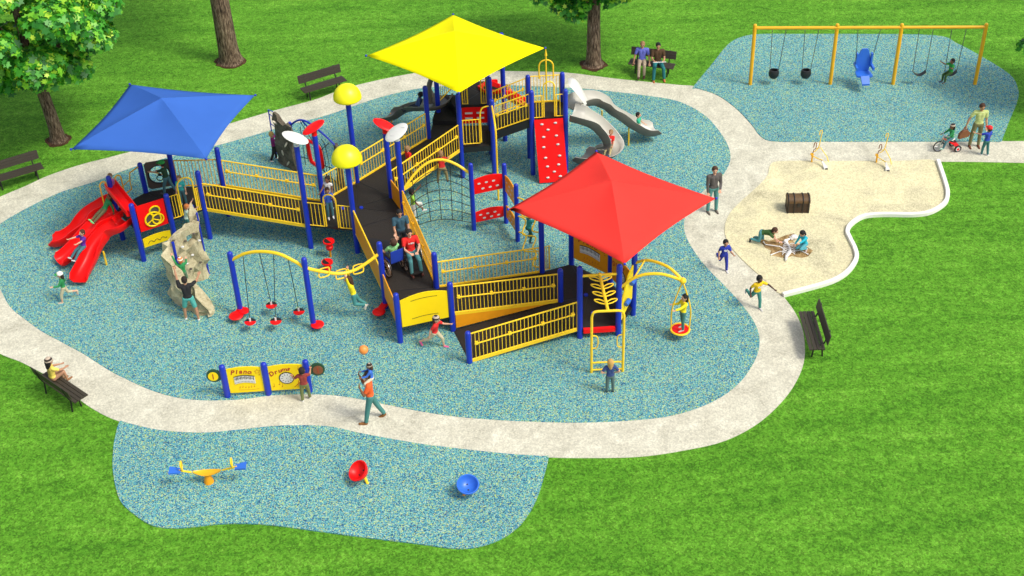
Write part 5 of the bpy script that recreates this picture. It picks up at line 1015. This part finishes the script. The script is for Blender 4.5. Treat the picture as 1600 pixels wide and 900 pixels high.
person('red-haired child in pale shirt climbing over the top of the rock fin', at(296, 366, 1.12), 20, 1.12, legs=((60, 80, 6), (20, 40, 6)), arms=((130, 10, 10), (105, 12, 15)), lean=14, shirt=(.45, .60, .50), pants=(.03, .13, .12), hair='red', shoe=(.1, .1, .1))
person('child in green with orange striped cap in the gap between the two rock walls', at(290, 447, .55), 110, 1.15, legs=((40, 55, 5), (5, 10, 5)), arms=((150, 20, 10), (60, 20, 40)), shirt=GREENL, sleeve='long', pants=(.10, .2, .12), hair='red', hat=(STO, None), shoe=(.5, .4, .3))
person('man in black shirt and teal shorts reaching up on the rock climber', at(301, 500), 100, 1.60, False, legs=((8, 8, 12), (-4, 4, 12)), arms=((150, 8, 5), (80, 35, 15)), lean=6, shirt=(.012, .012, .014), pants=(.08, .38, .33), pl='short', skin='tan', hair='dark', shoe=(.78, .78, .74))
# bridge end
person('girl with black hair in white top standing at the end of the bridge', at(517, 325, .95), 250, 1.25, arms=((10, 8, 20), (40, 10, 30)), shirt=(.75, .72, .68), sleeve='none', pants=(.03, .02, .02), skin='brown', hair='black', long=True, shoe=(.4, .4, .4))
person('boy in blue shirt holding the arched handrail at the bridge opening', at(517, 340, .95), 285, 1.15, legs=((5, 5, 4), (20, 25, 4)), arms=((60, 12, 20), (30, 12, 50)), shirt=(.04, .13, .55), pants=JEAN, hair='brown', skin='tan', shoe=(.75, .75, .75))
# hanging girl
hl_ = at(556, 468, 0); _, kid = person('girl in yellow top hanging from the hand loops with legs swinging', (at(553, 462, .85).x, at(553, 462, .85).y, .92), 185, 1.40, mode='hip', lean=12, legs=((0, 80, 4), (-22, 25, 4)), arms=((168, 14, 4), (175, 25, 4)), shirt=(.88, .72, .01), sleeve='long', pants=(.06, .26, .25), hair='brown', long=True, shoe=(.75, .7, .6))
# wheelchairs on the ramp
zr = .70
w1 = at(617, 424, zr); wheelchair((w1.x, w1.y, zr), R(120), 'blue-backed wheelchair seen from behind on the ramp', 'dblue')
person('person in light green shirt sitting in the blue wheelchair, seen from behind', (w1.x, w1.y, zr + .57), 120, 1.5, mode='hip', lean=-6, legs=((84, 82, 4), (84, 82, 4)), arms=((30, 25, 60), (60, 20, 85)), head=(-18, 0), shirt=(.25, .58, .22), pants=(.06, .1, .15), hair='brown', shoe=(.1, .1, .1))
w2 = at(644, 416, zr + .03); wheelchair((w2.x, w2.y, zr + .03), R(-70), 'black wheelchair facing the camera on the ramp', 'black')
_, rm = person('man in red printed t-shirt and jeans sitting in the black wheelchair facing the camera', (w2.x, w2.y, zr + .61), 290, 1.68, False, mode='hip', lean=0, legs=((72, 62, 7), (72, 62, 7)), arms=((30, 10, 40, -35), (30, 10, 40, -35)), head=(8, 0), shirt=(.72, .015, .012), pants=(.06, .22, .23), hair='dark', shoe=(.10, .03, .02))
person('adult in slate t-shirt standing behind the black wheelchair and pushing it', at(630, 396, .80), 285, 1.65, False, arms=((22, 6, 22, -5), (22, 6, 22, -5)), shirt=(.03, .09, .13), pants=(.02, .03, .04), skin='tan', hair='black', shoe=(.05, .05, .05), head=(14, 0))
person('child in red shirt walking up the upper ramp under the white leaf disc', at(640, 275, 1.02), 40, 1.22, legs=((25, 8, 3), (-18, 12, 3)), arms=((20, 14, 20), (-25, 12, 15)), shirt=(.70, .015, .012), pants=(.06, .25, .25), hair='tan', shoe=(.3, .3, .3))
person('boy in red shirt and khaki trousers standing on the net behind the arch bar', at(692, 285, .52), 100, 1.28, legs=((10, 10, 16), (10, 10, 16)), arms=((35, 30, 20), (40, 35, 30)), lean=15, shirt=(.50, .015, .012), pants=(.26, .20, .08), hair='tan', skin='tan', shoe=(.05, .04, .03))
person('girl in lime shirt and white trousers climbing the net by the blue post', at(648, 345, .45), 10, 1.22, legs=((75, 65, 8), (5, 10, 4)), arms=((120, 18, 15), (25, 12, 10)), shirt=(.30, .62, .06), pants=(.75, .73, .66), pl='capri', skin='brown', hair='black', shoe=(.75, .75, .75))
person('blond child in teal clothes climbing the wavy yellow bars', at(828, 381, .38), 40, 1.12, legs=((50, 75, 6), (15, 35, 5)), arms=((110, 20, 20), (95, 15, 30)), lean=14, shirt=(.01, .22, .20), sleeve='long', pants=(.01, .09, .08), hair='tan', shoe=(.1, .1, .1))
person('girl in red shirt and pink shoes running beside the yellow board', at(694, 542), 340, 1.30, legs=((38, 30, 4), (-38, 25, 4)), arms=((60, 15, 35), (-35, 15, 25)), lean=10, shirt=(.70, .02, .02), pants=BEIGE, pl='capri', hair='brown', long=True, hat=(STR, None), shoe=(.75, .12, .30))
person('boy in maroon shirt and olive trousers playing the drum panel', at(479, 625), 95, 1.28, arms=((15, 40, 60), (50, 18, 60)), shirt=(.28, .04, .03), pants=(.16, .19, .06), skin='tan', hair='dark', shoe=(.75, .75, .75), legs=((0, 0, 6), (12, 6, 6)))
# father and child
fp = at(587, 657); _, fa_ = person('man in orange shirt and jeans walking left with a child on his shoulders', fp, 185, 1.80, False, legs=((14, 4, 3), (-18, 8, 3)), arms=((28, 10, 135, 0), (28, 10, 135, 0)), shirt=(.85, .12, .02), pants=(.055, .21, .19), skin='brown', hair='dark', shoe=(.22, .09, .02))
q_ = fa_['chest'] + V(.10, 0, .12); person('child in blue top and striped hat on the shoulders of the man in orange', q_, 185, 1.0, mode='hip', lean=4, legs=((55, 62, 14), (55, 62, 14)), arms=((40, 10, 40), (40, 10, 40)), shirt=(.04, .15, .60), sleeve='long', pants=(.75, .68, .5), skin='brown', hair='brown', long=True, hat=(STR, None), shoe=(.7, .6, .5))
bc = q_ + V(-.12, 0, .95); o = thing('ball', 'orange ball in the air just above the child on the shoulders', 'ball', bc[:]); MB().ell(bc, .125, .125, .125, None, 20, 14).build('ball_skin', M['balloon'], o, ang=180)
mb = MB(); mb.cyl(bc - up * .122, bc - up * .14, .012); mb.build('valve', M['orange'], o)
# bench people
def onbench(b_, x, y=.22, z=.47): return Matrix.Translation(b_.location) @ Matrix.Rotation(b_.rotation_euler.z, 4, 'Z') @ V(x, y, z)
q_ = onbench(BL, .42, .20); person('girl in yellow shirt and striped hat sitting on the lower left bench', (q_.x, q_.y, .55), math.degrees(ang5) + 180 - 90 + 180, 1.45, mode='hip', lean=4, legs=((92, 88, 5), (100, 92, 2)), arms=((50, 6, 25, -12), (50, 6, 25, -12)), shirt=(.82, .66, .12), pants=(.30, .16, .09), pl='short', skin='tan', hair='black', long=True, hat=(STR, None), shoe=(.25, .12, .05))
q_ = onbench(BN, -.38, .2); person('woman in lavender top and beige trousers sitting on the bench with crossed legs', (q_.x, q_.y, .57), 262, 1.66, False, mode='hip', legs=((84, 78, 2), (76, 50, 2)), arms=((12, 14, 25), (8, 18, 10)), shirt=(.13, .15, .55), pants=(.36, .29, .20), skin='tan', hair='tan', shoe=(.06, .02, .02), head=(6, 0))
q_ = onbench(BN, .22, .2); _, mp_ = person('man in brown shirt and jeans reading a newspaper on the bench', (q_.x, q_.y, .57), 272, 1.74, False, mode='hip', legs=((76, 70, 12), (72, 62, 12)), arms=((20, 8, 72, -15), (20, 8, 72, -15)), shirt=(.07, .035, .012), pants=(.01, .15, .16), skin='tan', hair='black', shoe=(.45, .14, .05), head=(14, 0))
c_ = (mp_['lh'] + mp_['rh']) / 2 + V(0, -.05, .03); o = MB().obox(c_ - V(0, 0, 0), V(.24, 0, 0), V(0, .10, -.05), V(0, .004, .010)).build('newspaper', M['paper'], smooth=False); tag(o, 'folded newspaper in the hands of the man on the bench', 'newspaper')
# slides
person('boy in green shirt and white trousers at the end of the wavy grey slide', (at(998, 200, .58).x, at(998, 200, .58).y, .66), -18, 1.15, mode='hip', lean=-4, legs=((72, 8, 3), (80, 30, 3)), arms=((25, 6, 30), (25, 6, 30)), shirt=(.02, .38, .22), pants=(.72, .72, .66), hair='black', shoe=(.7, .7, .7))
person('child in red shirt and khaki trousers sliding down the curved grey slide', (at(953, 231, 1.0).x, at(953, 231, 1.0).y, 1.13), 250, 1.1, prn=.06, mode='hip', lean=-16, legs=((72, 10, 8), (70, 15, 8)), arms=((30, 6, 30), (30, 6, 30)), shirt=(.75, .015, .012), pants=(.36, .30, .14), hair='tan', skin='tan', shoe=(.05, .05, .3))
person('child in orange-red clothes lying on the red slide behind the bridge', (at(803, 158, 1.2).x, at(803, 158, 1.2).y, 1.32), 335, 1.2, mode='hip', lean=-35, legs=((70, 6, 5), (70, 6, 5)), arms=((10, 20, 20), (10, 20, 20)), shirt=(.75, .10, .02), pants=(.60, .12, .03), hair='tan', skin='tan', shoe=(.5, .2, .1))
person('dark-haired child in blue jacket sliding down the dark grey slide', (at(652, 167, 1.35).x, at(652, 167, 1.35).y, 1.42), 170, 1.2, mode='hip', lean=-20, legs=((68, 5, 5), (68, 5, 5)), arms=((-5, 14, 20), (-5, 14, 20)), shirt=(.05, .10, .30), sleeve='long', pants=(.02, .03, .05), skin='dark', hair='black', shoe=(.05, .05, .05))
person('blond child in purple shirt and black trousers at the brown rock panel behind the bridge', at(428, 251), 15, 1.22, arms=((80, 10, 15), (70, 12, 25)), legs=((10, 10, 4), (-12, 12, 4)), shirt=(.22, .01, .13), sleeve='long', pants=(.012, .01, .012), hair='blond', shoe=(.7, .65, .6))
# right side
person('man in grey sweater standing on the path behind the corner of the red roof', at(1112, 331), 285, 1.76, False, arms=((12, 4, 45, -25), (5, 4, 12)), legs=((4, 4, 4), (0, 0, 6)), shirt=(.09, .08, .075), sleeve='long', pants=(.08, .25, .23), hair='brown', shoe=(.12, .10, .08), head=(10, -10))
person('boy in dark blue clothes running on the path', at(1135, 424), 280, 1.25, prn=.07, legs=((12, 8, 4), (-25, 75, 4)), arms=((35, 14, 60), (-20, 16, 60)), lean=8, shirt=(.02, .04, .38), pants=(.015, .03, .32), skin='tan', hair='black', shoe=(.6, .6, .6))
person('boy in yellow shirt running on the path with one arm stretched out', at(1187, 483), 290, 1.32, prn=.072, legs=((15, 10, 4), (-30, 70, 4)), arms=((50, 60, 10), (-20, 30, 60)), lean=10, shirt=(.85, .55, .01), pants=(.055, .24, .20), skin='dark', hair='black', shoe=(.5, .5, .5))
person('boy in dark green shirt on hands and knees digging beside the skeleton', (at(1190, 360, .5).x, at(1190, 360, .5).y, .43), -25, 1.25, mode='hip', lean=78, legs=((8, 92, 6), (-6, 88, 6)), arms=((20, 6, 5), (60, 12, 10)), head=(-20, 0), shirt=(.03, .09, .015), pants=(.08, .28, .30), hair='brown', shoe=(.02, .02, .02))
person('girl in turquoise top kneeling at the right side of the skeleton', (at(1257, 384, .2).x, at(1257, 384, .2).y, .30), 215, 1.22, mode='hip', lean=18, legs=((78, 150, 8), (60, 145, 6)), arms=((85, 12, 5), (20, 10, 20)), head=(20, 0), shirt=(.01, .38, .50), sleeve='long', pants=(.08, .32, .38), skin='light', hair='black', long=True, shoe=(.75, .6, .55))
person('girl with hands on hips in navy top and grey trousers watching the yellow ladder', at(953, 613), 92, 1.25, arms=((-14, 42, 40, -50), (-14, 42, 40, -50)), shirt=(.03, .06, .20), pants=(.09, .15, .14), hair='blond', long=True, shoe=(.03, .03, .03))
person('dark-haired girl in yellow top standing on the hanging red disc', (h0.x + .08, h0.y, .32), 200, 1.30, arms=((75, 12, 15), (20, 25, 70)), legs=((6, 8, 5), (-6, 4, 5)), shirt=(.85, .68, .01), sleeve='long', pants=(.05, .17, .14), hair='black', long=True, lean=-4, shoe=(.5, .4, .35))
person('child in green shirt swinging on the right-hand belt swing', (SWKID.x, SWKID.y, SWKID.z + .06), 200, 1.15, mode='hip', legs=((75, 75, 5), (70, 70, 5)), arms=((70, 50, 55), (60, 50, 65)), shirt=(.02, .28, .04), pants=(.04, .10, .02), skin='brown', hair='black', shoe=(.1, .1, .1))
_, mo = person('woman in striped green top holding the hand of a boy and a brown bag', at(1521, 229), 270, 1.74, False, arms=((5, 6, 22), (2, 32, 5)), legs=((0, 0, 4), (0, 0, 9)), shirt=(.5, .5, .2), shirtmat=STG, pants=(.20, .19, .08), skin='tan', hair='brown', shoe=(.16, .05, .02), head=(16, 8))
person('boy in blue shirt and red cap holding the hand of the woman in green', at(1538, 243), 120, 1.22, arms=((60, 45, 30), (5, 12, 10)), legs=((10, 8, 3), (-6, 6, 3)), shirt=(.02, .05, .42), pants=(.04, .16, .16), skin='tan', hair='dark', hat=(RD, True), shoe=(.75, .75, .75))
hb = mo['rh']; o = thing('handbag', 'brown handbag hanging from the right hand of the woman in green', 'handbag', (hb.x, hb.y, hb.z - .3)); mb = MB(); fr = Frame((hb.x - .2, hb.y - .05), (hb.x + .2, hb.y + .05)); z_ = hb.z
mb.plate(fr, [(0, z_ - .38), (.36, z_ - .33), (.42, z_ - .2), (.30, z_ - .08), (.12, z_ - .1), (.02, z_ - .2)], -.06, .06); mb.build('bag_body', M['bag'], o, ang=30); MB().tube(spline([fr(.1, z_ - .12), fr(.16, z_ + .02), fr(.26, z_ + .02), fr(.32, z_ - .12)], 4), .012).build('strap', M['bag'], o)
# tricycle and rider
tp = at(1478, 235); tf = R(190); o = thing('tricycle', 'red and black tricycle with a big front wheel ridden by a child in green', 'tricycle', tp[:], tf)
mb = MB(); wheel(mb, V(.30, 0, .21), .19, V(0, 1, 0), .022); fw = mb.build('front_wheel', M['black'], o, world=False); mb = MB()
for i in range(12): mb.cyl((.30, 0, .21), (.30 + .17 * math.cos(i * .5236), 0, .21 + .17 * math.sin(i * .5236)), .004, n=4)
wheel(mb, V(.30, 0, .21), .165, V(0, 1, 0), .008); mb.cyl((.3, -.1, .21), (.3, .1, .21), .012); mb.build('rim', M['steel'], fw, world=False)
for s in (-1, 1):
    mb = MB(); wheel(mb, V(-.32, s * .20, .13), .105, V(0, 1, 0), .03); rw = mb.build('rear_wheel', M['black'], o, world=False); mb = MB(); mb.cyl((-.32, s * .18, .13), (-.32, s * .225, .13), .08); mb.build('rim', M['white'], rw, world=False); mb = MB(); mb.cyl((-.32, s * .17, .13), (-.32, s * .235, .13), .045); mb.build('hub', M['red'], rw, world=False)
mb = MB(); mb.tube([(.18, 0, .50), (.0, 0, .38), (-.32, 0, .16)], .025); mb.tube([(-.32, -.2, .13), (-.32, .2, .13)], .018); mb.obox(V(-.32, 0, .2), V(.08, 0, 0), V(0, .14, 0), V(0, 0, .012)); mb.build('frame', M['red'], o, world=False)
mb = MB(); mb.tube([(.30, .04, .21), (.20, .03, .50), (.17, 0, .62)], .014); mb.tube([(.30, -.04, .21), (.20, -.03, .50), (.17, 0, .62)], .014); mb.tube(spline([(.06, -.2, .66), (.17, -.1, .64), (.17, .1, .64), (.06, .2, .66)], 4), .014); mb.build('handlebar', M['steel'], o, world=False)
MB().ell((-.12, 0, .44), .13, .10, .04).build('saddle', M['white'], o, world=False)
sp_ = Matrix.Translation(tp) @ Matrix.Rotation(tf, 4, 'Z') @ V(-.12, 0, .51); person('child in green top and striped knit hat riding the tricycle', sp_, 190, 1.12, mode='hip', lean=6, legs=((62, 45, 6), (80, 70, 6)), arms=((42, 12, 20), (42, 12, 20)), shirt=GREENL, sleeve='long', pants=JEAN, skin='brown', hair='black', long=True, hat=(STR, None), shoe=(.4, .6, .5))
# white print on the red and brown shirts
f_ = rm['so']; c_ = rm['pel'].lerp(rm['chest'], .72); n_ = V(math.cos(R(290)), math.sin(R(290)), 0); s_ = V(-n_.y, n_.x, 0)
mb = MB(); y_ = -.075
for k, (w_, h_) in enumerate(((.012, .05), (.030, .012), (.012, .05), (.030, .05), (.012, .05), (.028, .03))): mb.obox(c_ + n_ * .125 + s_ * (y_ + k * .030) + up * (.0 if k % 2 else .01), s_ * w_ / 2, n_ * .006, up * h_ / 2)
mb.build('shirt_print', M['white'], f_, smooth=False)

def shirt_print(inf, deg, wd=.09, off=.1):
    n_ = V(math.cos(R(deg)), math.sin(R(deg)), 0); s_ = V(-n_.y, n_.x, 0); c_ = inf['pel'].lerp(inf['chest'], .70); mb = MB()
    for k in range(4): mb.obox(c_ + n_ * off + s_ * (wd * (k / 3 - .5)), s_ * (wd * .12), n_ * .006, up * (.018 + .008 * (k % 2)))
    mb.obox(c_ + n_ * off - up * .035, s_ * wd * .45, n_ * .006, up * .004); mb.build('shirt_print', M['white'], inf['so'], smooth=False)
for i_, dg_f, of_ in PRN: shirt_print(i_, dg_f, .09, of_)
# ------------------------------------------------------------------ bake the figures' skin
bpy.context.view_layer.update(); dg_ = bpy.context.evaluated_depsgraph_get()
for o in BAKE:
    me = bpy.data.meshes.new_from_object(o.evaluated_get(dg_)); me.name = o.name
    o['_n'] = 1; o.data.user_clear() if False else None; BAKE[BAKE.index(o)] = (o, me)
for o, me in BAKE:
    o.modifiers.clear(); mats = list(o.data.materials); o.data = me; del o['_n']
    if not me.materials:
        for m_ in mats: me.materials.append(m_)
    me.polygons.foreach_set('use_smooth', [True] * len(me.polygons))
